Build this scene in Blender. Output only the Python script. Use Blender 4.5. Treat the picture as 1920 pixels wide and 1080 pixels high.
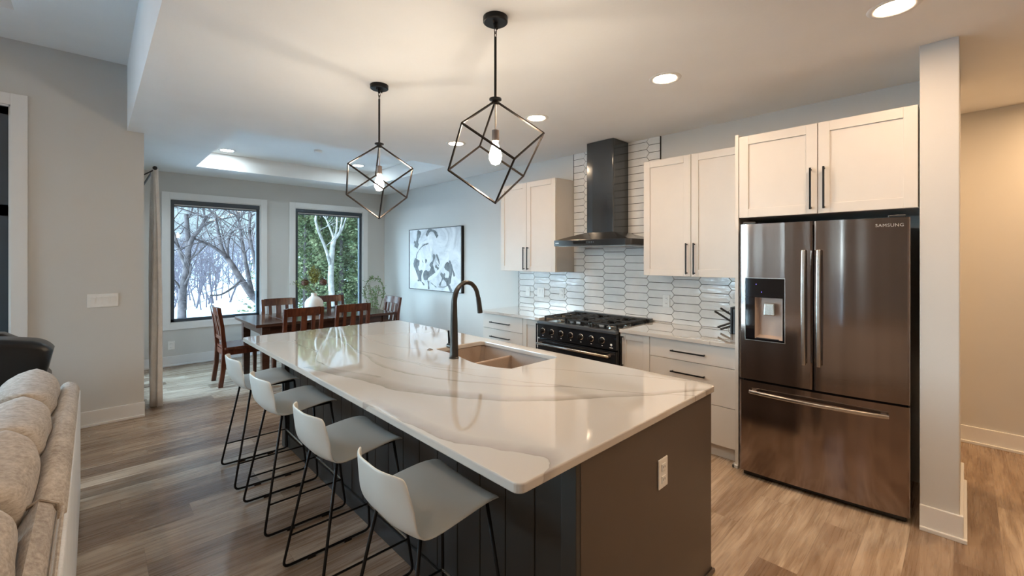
import bpy, bmesh, math, random
from mathutils import Vector, Matrix
PI = math.pi
rnd = random.Random(7)
S = bpy.context.scene
C = S.collection
for o in list(bpy.data.objects): bpy.data.objects.remove(o)

# ------------------------------------------------------------------ camera, sky, sun, exposure
YAW = 0.7656
cam_d = bpy.data.cameras.new('camera'); cam = bpy.data.objects.new('camera', cam_d); C.objects.link(cam)
cam.location = (0, 0, 1.5369); cam.rotation_euler = (PI/2, 0, -YAW)
cam_d.sensor_width = 36; cam_d.lens = 36*816.9153/1920; cam_d.shift_y = -(540-482.58)/1920
cam_d.clip_start = 0.02; cam_d.clip_end = 400
S.camera = cam
S.view_settings.view_transform = 'Standard'; S.view_settings.look = 'None'
S.view_settings.gamma = 1; S.view_settings.use_curve_mapping = False
S.view_settings.exposure = 0.74
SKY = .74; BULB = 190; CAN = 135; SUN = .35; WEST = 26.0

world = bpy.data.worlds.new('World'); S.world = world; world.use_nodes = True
wn = world.node_tree; wn.nodes.clear()
wo = wn.nodes.new('ShaderNodeOutputWorld'); wb = wn.nodes.new('ShaderNodeBackground')
wtc = wn.nodes.new('ShaderNodeTexCoord'); wsx = wn.nodes.new('ShaderNodeSeparateXYZ'); wr = wn.nodes.new('ShaderNodeValToRGB')
wn.links.new(wtc.outputs['Generated'], wsx.inputs[0]); wn.links.new(wsx.outputs['Z'], wr.inputs[0])
wr.color_ramp.elements[0].position = 0.0; wr.color_ramp.elements[0].color = (.58, .83, .96, 1)
wr.color_ramp.elements[1].position = 0.5; wr.color_ramp.elements[1].color = (.40, .68, .95, 1)
wn.links.new(wr.outputs[0], wb.inputs[0])
# the sky is far brighter towards the west (-X), a boost added out of view to light the dining room
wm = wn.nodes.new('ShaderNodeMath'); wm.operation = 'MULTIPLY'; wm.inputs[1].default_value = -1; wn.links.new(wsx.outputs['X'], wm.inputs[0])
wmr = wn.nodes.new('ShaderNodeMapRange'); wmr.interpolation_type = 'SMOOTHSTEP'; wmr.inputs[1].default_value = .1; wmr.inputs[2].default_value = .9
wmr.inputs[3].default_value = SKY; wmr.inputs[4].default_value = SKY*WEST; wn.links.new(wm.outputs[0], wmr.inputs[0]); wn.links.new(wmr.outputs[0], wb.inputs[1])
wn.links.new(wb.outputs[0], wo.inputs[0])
sd = bpy.data.lights.new('sun', 'SUN'); sd.energy = SUN; sd.angle = 0.03; sd.color = (1, .95, .88)
sun = bpy.data.objects.new('sun', sd); C.objects.link(sun)
sun.rotation_euler = Vector((-0.55, 0.75, -0.62)).to_track_quat('-Z', 'Y').to_euler(); sun.location = (5, -5, 8)

# ------------------------------------------------------------------ material helpers
def nt_new(name):
    m = bpy.data.materials.new(name); m.use_nodes = True
    nt = m.node_tree; nt.nodes.clear()
    out = nt.nodes.new('ShaderNodeOutputMaterial'); b = nt.nodes.new('ShaderNodeBsdfPrincipled')
    nt.links.new(b.outputs[0], out.inputs[0])
    return m, nt, b
def setin(nt, sock, v):
    if isinstance(v, bpy.types.NodeSocket): nt.links.new(v, sock)
    elif isinstance(v, (tuple, list)) and len(v) == 3 and sock.type == 'RGBA': sock.default_value = (*v, 1)
    else: sock.default_value = v
def math_(nt, op, a, b=None, c=None, clamp=False):
    n = nt.nodes.new('ShaderNodeMath'); n.operation = op; n.use_clamp = clamp
    setin(nt, n.inputs[0], a)
    if b is not None: setin(nt, n.inputs[1], b)
    if c is not None: setin(nt, n.inputs[2], c)
    return n.outputs[0]
def noise(nt, vec, scale, detail=3, rough=.5, dist=0):
    n = nt.nodes.new('ShaderNodeTexNoise'); setin(nt, n.inputs['Vector'], vec)
    n.inputs['Scale'].default_value = scale; n.inputs['Detail'].default_value = detail
    n.inputs['Roughness'].default_value = rough; n.inputs['Distortion'].default_value = dist
    return n.outputs['Fac']
def pos(nt, kind='Object'):
    return nt.nodes.new('ShaderNodeTexCoord').outputs[kind]
def wpos(nt): return nt.nodes.new('ShaderNodeNewGeometry').outputs['Position']
def mapping(nt, vec, scale=(1,1,1), rot=(0,0,0), loc=(0,0,0)):
    n = nt.nodes.new('ShaderNodeMapping'); setin(nt, n.inputs[0], vec)
    n.inputs['Scale'].default_value = scale; n.inputs['Rotation'].default_value = rot; n.inputs['Location'].default_value = loc
    return n.outputs[0]
def ramp(nt, fac, stops, interp='LINEAR'):
    n = nt.nodes.new('ShaderNodeValToRGB'); setin(nt, n.inputs[0], fac); cr = n.color_ramp; cr.interpolation = interp
    while len(cr.elements) < len(stops): cr.elements.new(.5)
    for e, (p, c) in zip(cr.elements, stops): e.position = p; e.color = (*c, 1) if len(c) == 3 else c
    return n.outputs[0]
def mix(nt, fac, a, b, mode='MIX'):
    n = nt.nodes.new('ShaderNodeMix'); n.data_type = 'RGBA'; n.blend_type = mode
    setin(nt, n.inputs[0], fac); setin(nt, n.inputs[6], a); setin(nt, n.inputs[7], b)
    return n.outputs[2]
def bump(nt, b, h, strength=.2, dist=.01):
    n = nt.nodes.new('ShaderNodeBump'); setin(nt, n.inputs['Height'], h)
    n.inputs['Strength'].default_value = strength; n.inputs['Distance'].default_value = dist
    nt.links.new(n.outputs[0], b.inputs['Normal'])
def simple(name, col, rough=.5, metal=0, spec=.5, var=.04, vscale=8, bmp=0, bscale=80, **kw):
    m, nt, b = nt_new(name); p = pos(nt)
    f = noise(nt, p, vscale, 3)
    lo = tuple(max(0, c*(1-var)) for c in col); hi = tuple(min(1, c*(1+var)) for c in col)
    nt.links.new(ramp(nt, f, [(.3, lo), (.7, hi)]), b.inputs['Base Color'])
    b.inputs['Roughness'].default_value = rough; b.inputs['Metallic'].default_value = metal
    b.inputs['Specular IOR Level'].default_value = spec
    for k, v in kw.items(): b.inputs[k.replace('_', ' ')].default_value = v
    if bmp: bump(nt, b, noise(nt, p, bscale, 4, .6), bmp, .002)
    return m
def emit(name, col, st):
    m = bpy.data.materials.new(name); m.use_nodes = True; nt = m.node_tree; nt.nodes.clear()
    o = nt.nodes.new('ShaderNodeOutputMaterial'); e = nt.nodes.new('ShaderNodeEmission')
    e.inputs[0].default_value = (*col, 1); e.inputs[1].default_value = st; nt.links.new(e.outputs[0], o.inputs[0])
    return m

M = {}
M['wall'] = simple('wall paint', (.60, .585, .555), .7, var=.015, vscale=2, bmp=.08, bscale=160)
M['ceil'] = simple('ceiling texture', (.84, .83, .81), .85, var=.015, vscale=3, bmp=.35, bscale=38)
M['trim'] = simple('white trim', (.76, .75, .73), .4, var=.01)
M['cab'] = simple('cabinet paint', (.645, .61, .565), .42, var=.012)
M['cabin'] = simple('cabinet gap', (.12, .11, .10), .8)
M['black'] = simple('matte black metal', (.012, .012, .013), .38, .6)
M['blackpl'] = simple('black plastic', (.01, .01, .011), .3)
M['frameblk'] = simple('dark window frame', (.045, .06, .075), .4)
M['bronze'] = simple('brushed bronze', (.035, .026, .021), .32, .85)
M['steel'] = simple('brushed steel', (.62, .59, .54), .25, 1, bmp=.04, bscale=300)
M['socket'] = simple('socket', (.23, .19, .17), .4, .6)
M['hood'] = simple('black stainless hood', (.10, .11, .118), .13, .75, var=.03)
M['hoodbar'] = simple('dark stainless rim', (.10, .10, .10), .18, .9)
M['enamel'] = simple('black enamel', (.012, .014, .018), .12)
M['iron'] = simple('cast iron', (.018, .018, .018), .55, bmp=.3, bscale=200)
M['rangetop'] = simple('range trim', (.16, .165, .17), .3, .8)
M['glassblk'] = simple('black glass', (.006, .006, .008), .05)
M['island'] = simple('espresso cabinet paint', (.088, .068, .054), .38, var=.03)
M['islandshade'] = simple('shaded espresso panelling', (.036, .036, .034), .42, var=.1, vscale=5)  # same paint as the end panel, darkened for the shaded seating side
M['sink'] = simple('taupe composite', (.33, .25, .195), .45, var=.06, vscale=200)
M['shell'] = simple('grey moulded plastic', (.66, .66, .62), .36, var=.01, bmp=.05, bscale=400)
M['plate'] = simple('white plate', (.80, .79, .76), .35)
M['slot'] = simple('outlet slot', (.10, .10, .10), .5)
M['faucet'] = simple('gunmetal', (.06, .055, .05), .28, .75)
M['leather'] = simple('black leather', (.006, .006, .007), .33, bmp=.25, bscale=60)
M['vase'] = simple('white ceramic', (.72, .70, .66), .5, bmp=.1)
M['pot'] = simple('planter', (.62, .61, .58), .6)
M['green'] = simple('leaf green', (.16, .22, .05), .5, var=.5, vscale=30)
M['olive'] = simple('olive flower', (.23, .21, .03), .7, var=.4, vscale=40)
M['brown'] = simple('dried flower', (.14, .07, .05), .85, var=.4, vscale=90, bmp=.6, bscale=150)
M['stem'] = simple('stem', (.12, .10, .04), .7)
M['plant'] = simple('house plant leaf', (.15, .24, .09), .55, var=.35, vscale=25)
M['soil'] = simple('soil', (.05, .035, .025), .9)
M['floorreflect'] = simple('recess floor reflection', (.50, .40, .34), .3, .15)  # tan floor reflection in the recess painted as its own colour
M['rod'] = simple('curtain rod', (.03, .03, .032), .4, .6)
M['letter'] = simple('silver lettering', (.75, .72, .68), .3, .7)
M['white'] = simple('white print', (.75, .75, .75), .5)
M['framedark'] = simple('art frame', (.05, .042, .04), .45)
M['bulb'] = emit('lit bulb glass', (1, .86, .68), BULB)
M['can'] = emit('lit recessed lens', (1, .70, .45), CAN)
M['canwarm'] = emit('lit warm recessed lens', (1, .64, .34), CAN*2.6)
M['canpale'] = emit('lit pale recessed lens', (.78, .93, 1), 80)
M['led'] = emit('blue indicator', (.25, .2, .9), 1.2)
M['deck'] = simple('deck boards', (.3, .25, .22), .7)

def mat_floor():
    m, nt, b = nt_new('oak plank floor'); P = wpos(nt)
    sx = nt.nodes.new('ShaderNodeSeparateXYZ'); nt.links.new(P, sx.inputs[0])
    W, L = .175, 1.22
    yy = math_(nt, 'DIVIDE', math_(nt, 'ADD', sx.outputs[1], 20-.09), W)
    row = math_(nt, 'FLOOR', yy); fy = math_(nt, 'FRACT', yy)
    wn1 = nt.nodes.new('ShaderNodeTexWhiteNoise'); wn1.noise_dimensions = '1D'; nt.links.new(row, wn1.inputs['W'])
    xx = math_(nt, 'ADD', math_(nt, 'DIVIDE', math_(nt, 'ADD', sx.outputs[0], 30), L), wn1.outputs['Value'])
    col = math_(nt, 'FLOOR', xx); fx = math_(nt, 'FRACT', xx)
    cb = nt.nodes.new('ShaderNodeCombineXYZ'); nt.links.new(row, cb.inputs[0]); nt.links.new(col, cb.inputs[1])
    wn2 = nt.nodes.new('ShaderNodeTexWhiteNoise'); wn2.noise_dimensions = '2D'; nt.links.new(cb.outputs[0], wn2.inputs['Vector'])
    r = wn2.outputs['Value']
    # grain: stretched noise, shifted per plank
    cs = nt.nodes.new('ShaderNodeCombineXYZ')
    nt.links.new(math_(nt, 'ADD', math_(nt, 'MULTIPLY', sx.outputs[0], 1.0), math_(nt, 'MULTIPLY', r, 37)), cs.inputs[0])
    nt.links.new(math_(nt, 'MULTIPLY', sx.outputs[1], 7.5), cs.inputs[1]); nt.links.new(math_(nt, 'MULTIPLY', r, 19), cs.inputs[2])
    g1 = noise(nt, cs.outputs[0], 2.2, 5, .6, .9); g2 = noise(nt, mapping(nt, cs.outputs[0], (.7, 3.2, 1)), 4, 3, .5, .6)
    base = ramp(nt, r, [(0, (.27, .185, .125)), (.3, (.40, .30, .215)), (.6, (.52, .41, .305)), (1, (.60, .49, .375))])
    c1 = mix(nt, ramp(nt, g1, [(.42, (0, 0, 0)), (.62, (1, 1, 1))]), mix(nt, 1, base, (.66, .60, .55), 'MULTIPLY'), base)
    c2 = mix(nt, math_(nt, 'MULTIPLY', ramp(nt, g2, [(.35, (1, 1, 1)), (.6, (0, 0, 0))]), .30), c1, mix(nt, 1, c1, (.6, .54, .5), 'MULTIPLY'))
    ed = math_(nt, 'MINIMUM', math_(nt, 'MULTIPLY', math_(nt, 'MINIMUM', fy, math_(nt, 'SUBTRACT', 1, fy)), W),
               math_(nt, 'MULTIPLY', math_(nt, 'MINIMUM', fx, math_(nt, 'SUBTRACT', 1, fx)), L))
    seam = math_(nt, 'LESS_THAN', ed, .0012)
    c3 = mix(nt, math_(nt, 'MULTIPLY', seam, .45), c2, (.12, .085, .06))
    nt.links.new(c3, b.inputs['Base Color'])
    nt.links.new(math_(nt, 'MULTIPLY_ADD', g2, .16, .20), b.inputs['Roughness'])
    h = math_(nt, 'SUBTRACT', math_(nt, 'MULTIPLY', g2, .5), seam)
    bump(nt, b, h, .12, .001)
    return m
M['floor'] = mat_floor()

def mat_quartz():
    m, nt, b = nt_new('veined quartz'); P = wpos(nt)
    warp = nt.nodes.new('ShaderNodeTexNoise'); nt.links.new(P, warp.inputs['Vector']); warp.inputs['Scale'].default_value = 3.5; warp.inputs['Detail'].default_value = 4
    ws = nt.nodes.new('ShaderNodeSeparateColor'); nt.links.new(warp.outputs['Color'], ws.inputs[0])
    sx = nt.nodes.new('ShaderNodeSeparateXYZ'); nt.links.new(P, sx.inputs[0])
    X = math_(nt, 'ADD', sx.outputs[0], math_(nt, 'MULTIPLY', math_(nt, 'SUBTRACT', ws.outputs[0], .5), .09))
    Y = math_(nt, 'ADD', sx.outputs[1], math_(nt, 'MULTIPLY', math_(nt, 'SUBTRACT', ws.outputs[1], .5), .09))
    mod = noise(nt, P, 5, 3, .6)
    base = (.57, .54, .50)
    colr = mix(nt, math_(nt, 'MULTIPLY', noise(nt, P, 1.3, 4), .3), base, (.52, .49, .45))
    veins = [ # points (Y, X) ascending in Y, width of band, line strength, side of band
        ([(.84, 2.09), (1.085, 1.669), (1.298, 1.375), (1.579, 1.155), (1.849, 1.044), (2.27, .939), (2.6, .85)], .11, 1.0, 1),
        ([(.84, .93), (.90, 1.01), (.98, .985), (1.054, .945), (1.193, .878), (1.474, .85), (1.80, .84)], .08, .8, 1),
        ([(.84, 1.96), (1.249, 1.693), (1.651, 1.511), (2.2, 1.36), (2.9, 1.28)], .012, .8, -1),
        ([(.95, 2.20), (1.292, 1.987), (1.665, 1.808), (1.80, 1.60), (2.018, 1.44), (2.5, 1.33)], .01, .75, 1),
        ([(1.30, 1.66), (1.442, 1.529), (1.825, 1.302), (2.174, 1.195), (2.552, 1.221), (3.1, 1.32), (3.9, 1.5)], .03, .7, 1),
        ([(2.1, 1.08), (2.645, .967), (2.968, 1.051), (3.322, 1.065), (3.9, 1.12)], .03, .6, -1),
        ([(2.2, 1.9), (2.528, 1.628), (3.043, 1.498), (3.9, 1.75)], .012, .6, 1),
        ([(3.1, 2.2), (3.4, 1.75), (3.9, 1.35)], .012, .5, 1),
        ([(.84, 2.45), (1.5, 3.55), (2.2, 4.0)], .02, .6, 1),
        ([(1.0, 3.45), (1.7, 3.62), (2.2, 3.95)], .02, .6, 1),
        ([(3.1, 3.5), (3.6, 3.62), (4.1, 3.9)], .012, .6, 1),
        ([(3.1, 3.75), (3.6, 3.42), (4.1, 3.5)], .012, .6, 1)]
    Yn = math_(nt, 'DIVIDE', Y, 5)
    for pts, w, st, side in veins:
        fc = nt.nodes.new('ShaderNodeFloatCurve'); nt.links.new(Yn, fc.inputs['Value'])
        cv = fc.mapping.curves[0]
        cv.points[0].location = (pts[0][0]/5, pts[0][1]/5); cv.points[1].location = (pts[-1][0]/5, pts[-1][1]/5)
        for (y, x) in pts[1:-1]: cv.points.new(y/5, x/5)
        fc.mapping.extend = 'HORIZONTAL'; fc.mapping.update()
        d = math_(nt, 'SUBTRACT', X, math_(nt, 'MULTIPLY', fc.outputs[0], 5))
        mask = math_(nt, 'MULTIPLY', math_(nt, 'GREATER_THAN', Y, pts[0][0]), math_(nt, 'LESS_THAN', Y, pts[-1][0]))
        line = math_(nt, 'SUBTRACT', 1, math_(nt, 'DIVIDE', math_(nt, 'ABSOLUTE', d), .0055), clamp=True)
        line = math_(nt, 'MULTIPLY', math_(nt, 'MULTIPLY', line, ramp(nt, mod, [(.38, (.1, .1, .1)), (.6, (1, 1, 1))])), st*.65)
        bd = math_(nt, 'MULTIPLY', d, side)
        band = math_(nt, 'MULTIPLY', math_(nt, 'GREATER_THAN', bd, 0), math_(nt, 'SUBTRACT', 1, math_(nt, 'DIVIDE', bd, w), clamp=True))
        band = math_(nt, 'MULTIPLY', band, math_(nt, 'MULTIPLY', mod, 1.9*st))
        colr = mix(nt, math_(nt, 'MULTIPLY', band, mask), colr, (.34, .31, .28))
        colr = mix(nt, math_(nt, 'MULTIPLY', line, mask), colr, (.20, .17, .145))
    nt.links.new(colr, b.inputs['Base Color']); b.inputs['Roughness'].default_value = .055
    b.inputs['Specular IOR Level'].default_value = .85; b.inputs['Coat Weight'].default_value = .8; b.inputs['Coat Roughness'].default_value = .03
    return m
M['quartz'] = mat_quartz()

def mat_tile():
    m, nt, b = nt_new('glazed tile'); P = pos(nt)
    f = noise(nt, P, 6, 4)
    nt.links.new(ramp(nt, f, [(.3, (.70, .69, .665)), (.7, (.80, .79, .77))]), b.inputs['Base Color'])
    b.inputs['Roughness'].default_value = .12
    bump(nt, b, noise(nt, mapping(nt, P, (1, 1, 2.5)), 11, 2, .5), .35, .008)
    return m
M['tile'] = mat_tile()
M['grout'] = simple('dark grout', (.045, .04, .038), .9)

def mat_fridge():
    m, nt, b = nt_new('black stainless'); P = pos(nt)
    f = noise(nt, mapping(nt, P, (1, 6, .15)), 1.2, 2)
    nt.links.new(ramp(nt, f, [(.3, (.24, .19, .165)), (.7, (.33, .265, .235))]), b.inputs['Base Color'])
    b.inputs['Metallic'].default_value = .95; b.inputs['Roughness'].default_value = .12
    h = math_(nt, 'ADD', math_(nt, 'MULTIPLY', noise(nt, mapping(nt, P, (.2, 4.6, .10)), 1.0, 1, .3), 1.5), math_(nt, 'MULTIPLY', noise(nt, mapping(nt, P, (400, 2, 400)), 1, 2), .004))
    bump(nt, b, h, .5, .02)
    return m
M['fridge'] = mat_fridge()

def mat_wood(name, a, c, rough=.22, axis=2):
    m, nt, b = nt_new(name); P = pos(nt); sc = [14, 14, 14]; sc[axis] = 1.6
    f = noise(nt, mapping(nt, P, tuple(sc)), 1.6, 4, .6, .6)
    nt.links.new(ramp(nt, f, [(.3, a), (.7, c)]), b.inputs['Base Color']); b.inputs['Roughness'].default_value = rough
    return m
M['chairwood'] = mat_wood('mahogany stained wood', (.045, .012, .007), (.13, .040, .020))
M['tablewood'] = mat_wood('dark table wood', (.035, .016, .011), (.075, .034, .022), .14, 0)

def mat_fabric(name, a, c, s=60, sc2=5, rough=.9, sheen=.3, mott=True):
    m, nt, b = nt_new(name); P = pos(nt)
    n1 = noise(nt, mapping(nt, P, (1, 1, 3)), s, 4, .65); n2 = noise(nt, P, sc2, 4, .6, .5)
    f = math_(nt, 'MULTIPLY_ADD', n1, .55, math_(nt, 'MULTIPLY', n2, .45)) if mott else n1
    nt.links.new(ramp(nt, f, [(.36, a), (.62, c)]), b.inputs['Base Color'])
    b.inputs['Roughness'].default_value = rough; b.inputs['Sheen Weight'].default_value = sheen
    bump(nt, b, n1, .5, .004)
    return m
M['sofa'] = mat_fabric('beige chenille', (.21, .155, .11), (.50, .43, .355), 45, 4)
M['sofaback'] = mat_fabric('daylit sofa back cloth', (.55, .56, .57), (.66, .67, .68), 90)  # cool daylight falling on the sofa back is put into this colour
M['curtain'] = mat_fabric('grey linen', (.60, .58, .56), (.78, .76, .73), 160, 9)
M['snow'] = simple('snow', (.86, .88, .92), .8, var=.03, vscale=.6)
M['bark'] = simple('grey bark', (.075, .058, .055), .9, spec=.1, var=.5, vscale=6, bmp=.4, bscale=20)
M['barkpale'] = simple('pale bark', (.21, .185, .16), .85, spec=.1, var=.45, vscale=6)
M['barkfar'] = simple('far bark', (.11, .09, .10), .9, spec=.1, var=.15)
def mat_leafy():
    m, nt, b = nt_new('cedar foliage'); P = pos(nt)
    f = noise(nt, P, 1.1, 5, .7)
    nt.links.new(ramp(nt, f, [(.32, (.025, .036, .018)), (.5, (.10, .12, .055)), (.66, (.29, .29, .15))]), b.inputs['Base Color'])
    b.inputs['Roughness'].default_value = .9; b.inputs['Specular IOR Level'].default_value = .1
    return m
M['cedar'] = mat_leafy()
def mat_art():
    m, nt, b = nt_new('abstract canvas'); P = pos(nt)
    n1 = noise(nt, mapping(nt, P, (1, 1, 1)), 2.6, 5, .6, 1.2); n2 = noise(nt, mapping(nt, P, (1, 2, 9), (.5, 0, 0)), 2.5, 3, .6, .5)
    c = ramp(nt, n1, [(.36, (.50, .51, .53)), (.5, (.70, .71, .73)), (.7, (.80, .80, .80))])
    c = mix(nt, math_(nt, 'MULTIPLY', ramp(nt, n2, [(.55, (0, 0, 0)), (.7, (1, 1, 1))]), .3), c, (.42, .43, .46))
    nt.links.new(c, b.inputs['Base Color']); b.inputs['Roughness'].default_value = .6
    return m
M['art'] = mat_art()
M['artgrey'] = simple('grey brush paint', (.14, .145, .15), .6, var=.45, vscale=14)
M['artwhite'] = simple('white brush paint', (.76, .76, .76), .6, var=.08, vscale=14)
def mat_glass():
    m = bpy.data.materials.new('window glass'); m.use_nodes = True; nt = m.node_tree; nt.nodes.clear()
    o = nt.nodes.new('ShaderNodeOutputMaterial'); t = nt.nodes.new('ShaderNodeBsdfTransparent'); g = nt.nodes.new('ShaderNodeBsdfGlossy')
    g.inputs['Roughness'].default_value = .02; f = nt.nodes.new('ShaderNodeFresnel'); f.inputs[0].default_value = 1.3
    mx = nt.nodes.new('ShaderNodeMixShader'); nt.links.new(f.outputs[0], mx.inputs[0]); nt.links.new(t.outputs[0], mx.inputs[1]); nt.links.new(g.outputs[0], mx.inputs[2])
    nt.links.new(mx.outputs[0], o.inputs[0]); return m
M['glass'] = mat_glass()

# ------------------------------------------------------------------ mesh helpers
class MB:
    def __init__(s): s.v = []; s.f = []
    def add(s, vs, fs):
        n = len(s.v); s.v += [tuple(v) for v in vs]; s.f += [tuple(i+n for i in f) for f in fs]; return s
    def box(s, x0, x1, y0, y1, z0, z1):
        x0, x1 = sorted((x0, x1)); y0, y1 = sorted((y0, y1)); z0, z1 = sorted((z0, z1))
        return s.add([(x0,y0,z0),(x1,y0,z0),(x1,y1,z0),(x0,y1,z0),(x0,y0,z1),(x1,y0,z1),(x1,y1,z1),(x0,y1,z1)],
                     [(0,3,2,1),(4,5,6,7),(0,1,5,4),(1,2,6,5),(2,3,7,6),(3,0,4,7)])
    def hexa(s, lo, hi):     # lo, hi: 4 ccw points each
        return s.add(list(lo)+list(hi), [(0,3,2,1),(4,5,6,7),(0,1,5,4),(1,2,6,5),(2,3,7,6),(3,0,4,7)])
    def prism(s, pts, axis, a0, a1):   # pts 2D loop; axis extruded
        def mk(p, a): return {'x': (a, p[0], p[1]), 'y': (p[0], a, p[1]), 'z': (p[0], p[1], a)}[axis]
        n = len(pts)
        return s.add([mk(p, a0) for p in pts]+[mk(p, a1) for p in pts],
                     [tuple(range(n-1, -1, -1)), tuple(range(n, 2*n))]+[(i, (i+1) % n, n+(i+1) % n, n+i) for i in range(n)])
    def tube(s, pts, r, n=8, caps=True, closed=False):
        pts = [Vector(p) for p in pts]; rs = r if isinstance(r, (list, tuple)) else [r]*len(pts)
        m = len(pts); up = None; rings = []
        for i, p in enumerate(pts):
            if closed: t = pts[(i+1) % m]-pts[i-1]
            else: t = pts[min(i+1, m-1)]-pts[max(i-1, 0)]
            t = t.normalized() if t.length > 1e-9 else Vector((0,0,1))
            if up is None:
                up = Vector((0,0,1)) if abs(t.z) < .9 else Vector((0,1,0))
            a = up-t*up.dot(t)
            if a.length < 1e-6: a = Vector((1,0,0))-t*t.x
            a.normalize(); up = a; b = t.cross(a)
            rings.append([p+(a*math.cos(2*PI*k/n)+b*math.sin(2*PI*k/n))*rs[i] for k in range(n)])
        base = len(s.v); s.v += [tuple(q) for rg in rings for q in rg]
        for i in range(m if closed else m-1):
            j = (i+1) % m
            for k in range(n):
                s.f.append((base+i*n+k, base+i*n+(k+1) % n, base+j*n+(k+1) % n, base+j*n+k))
        if caps and not closed:
            s.f.append(tuple(base+k for k in range(n-1, -1, -1))); s.f.append(tuple(base+(m-1)*n+k for k in range(n)))
        return s
    def lathe(s, prof, c=(0,0,0), n=24, axis='z'):
        base = len(s.v)
        for r, h in prof:
            for k in range(n):
                a = 2*PI*k/n; u, w = r*math.cos(a), r*math.sin(a)
                q = {'z': (u, w, h), 'x': (h, u, w), 'y': (w, h, u)}[axis]
                s.v.append((c[0]+q[0], c[1]+q[1], c[2]+q[2]))
        for i in range(len(prof)-1):
            for k in range(n):
                s.f.append((base+i*n+k, base+i*n+(k+1) % n, base+(i+1)*n+(k+1) % n, base+(i+1)*n+k))
        s.f.append(tuple(base+k for k in range(n-1, -1, -1))); s.f.append(tuple(base+(len(prof)-1)*n+k for k in range(n)))
        return s
    def grid(s, fn, nu, nv):
        base = len(s.v)
        for i in range(nu+1):
            for j in range(nv+1): s.v.append(tuple(fn(i/nu, j/nv)))
        for i in range(nu):
            for j in range(nv):
                a = base+i*(nv+1)+j; s.f.append((a, a+nv+1, a+nv+2, a+1))
        return s
    def ellipsoid(s, c, r, nu=14, nv=20, pw=1.0):
        def sg(v, p): return math.copysign(abs(v)**p, v)
        def fn(u, v):
            th = PI*(u*.998+.001); ph = 2*PI*v
            return (c[0]+r[0]*sg(math.sin(th), pw)*sg(math.cos(ph), pw), c[1]+r[1]*sg(math.sin(th), pw)*sg(math.sin(ph), pw), c[2]+r[2]*sg(math.cos(th), pw))
        return s.grid(fn, nu, nv)

def spline(pts, n=8):
    P_ = [Vector(p) for p in pts]; P_ = [P_[0]*2-P_[1]]+P_+[P_[-1]*2-P_[-2]]; out = []
    for i in range(1, len(P_)-2):
        for k in range(n):
            t = k/n; a, b, c, d = P_[i-1:i+3]
            out.append(.5*((2*b)+(c-a)*t+(2*a-5*b+4*c-d)*t*t+(3*b-a-3*c+d)*t**3))
    out.append(P_[-2]); return out
def fillet(pts, r, n=5):     # polyline with rounded corners
    pts = [Vector(p) for p in pts]; out = [pts[0]]
    for i in range(1, len(pts)-1):
        a, b, c = pts[i-1], pts[i], pts[i+1]; d1 = (a-b); d2 = (c-b)
        k = min(r, d1.length*.45, d2.length*.45); p = b+d1.normalized()*k; q = b+d2.normalized()*k
        for j in range(n+1):
            t = j/n; out.append(p*(1-t)**2+b*2*t*(1-t)+q*t*t)
    out.append(pts[-1]); return out

def mesh_obj(name, mb, mat, parent=None, bevel=0, smooth=False, subd=0, local=False, seg=2, weld=False):
    me = bpy.data.meshes.new(name); off = Vector((0,0,0))
    if parent is not None and not local:
        q = parent
        while q is not None: off += q.location; q = q.parent
    elif parent is None and not local and mb.v:
        xs, ys, zs = zip(*mb.v); off = Vector(((min(xs)+max(xs))/2, (min(ys)+max(ys))/2, min(zs)))
    me.from_pydata([(v[0]-off.x, v[1]-off.y, v[2]-off.z) for v in mb.v], [], mb.f)
    bm = bmesh.new(); bm.from_mesh(me)
    if weld: bmesh.ops.remove_doubles(bm, verts=bm.verts, dist=1e-5)
    bmesh.ops.recalc_face_normals(bm, faces=bm.faces); bm.to_mesh(me); bm.free()
    me.materials.append(mat)
    if smooth:
        for p in me.polygons: p.use_smooth = True
    o = bpy.data.objects.new(name, me); C.objects.link(o)
    if parent is not None: o.parent = parent
    elif not local: o.location = off
    if bevel:
        md = o.modifiers.new('bevel', 'BEVEL'); md.width = bevel; md.segments = seg; md.limit_method = 'ANGLE'; md.angle_limit = math.radians(40)
    if subd:
        md = o.modifiers.new('sub', 'SUBSURF'); md.levels = subd; md.render_levels = subd
    return o
def thing(name, label, cat, loc=(0,0,0), rotz=0, group=None):
    o = bpy.data.objects.new(name, None); C.objects.link(o); o.empty_display_size = .1
    o.location = loc; o.rotation_euler = (0, 0, rotz); o['label'] = label; o['category'] = cat
    if group: o['group'] = group
    return o
def tag(o, label, cat, group=None):
    o['label'] = label; o['category'] = cat
    if group: o['group'] = group
    return o
def struct(name, mb, mat, bevel=0):
    o = mesh_obj(name, mb, mat, bevel=bevel); o['kind'] = 'structure'; return o
def sempty(name, loc):
    o = bpy.data.objects.new(name, None); C.objects.link(o); o.location = loc; o['kind'] = 'structure'; return o
def copy_tree(o, parent=None):
    c = o.copy(); C.objects.link(c)
    if parent is not None: c.parent = parent
    for ch in list(o.children):
        copy_tree(ch, c)
    return c
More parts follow.
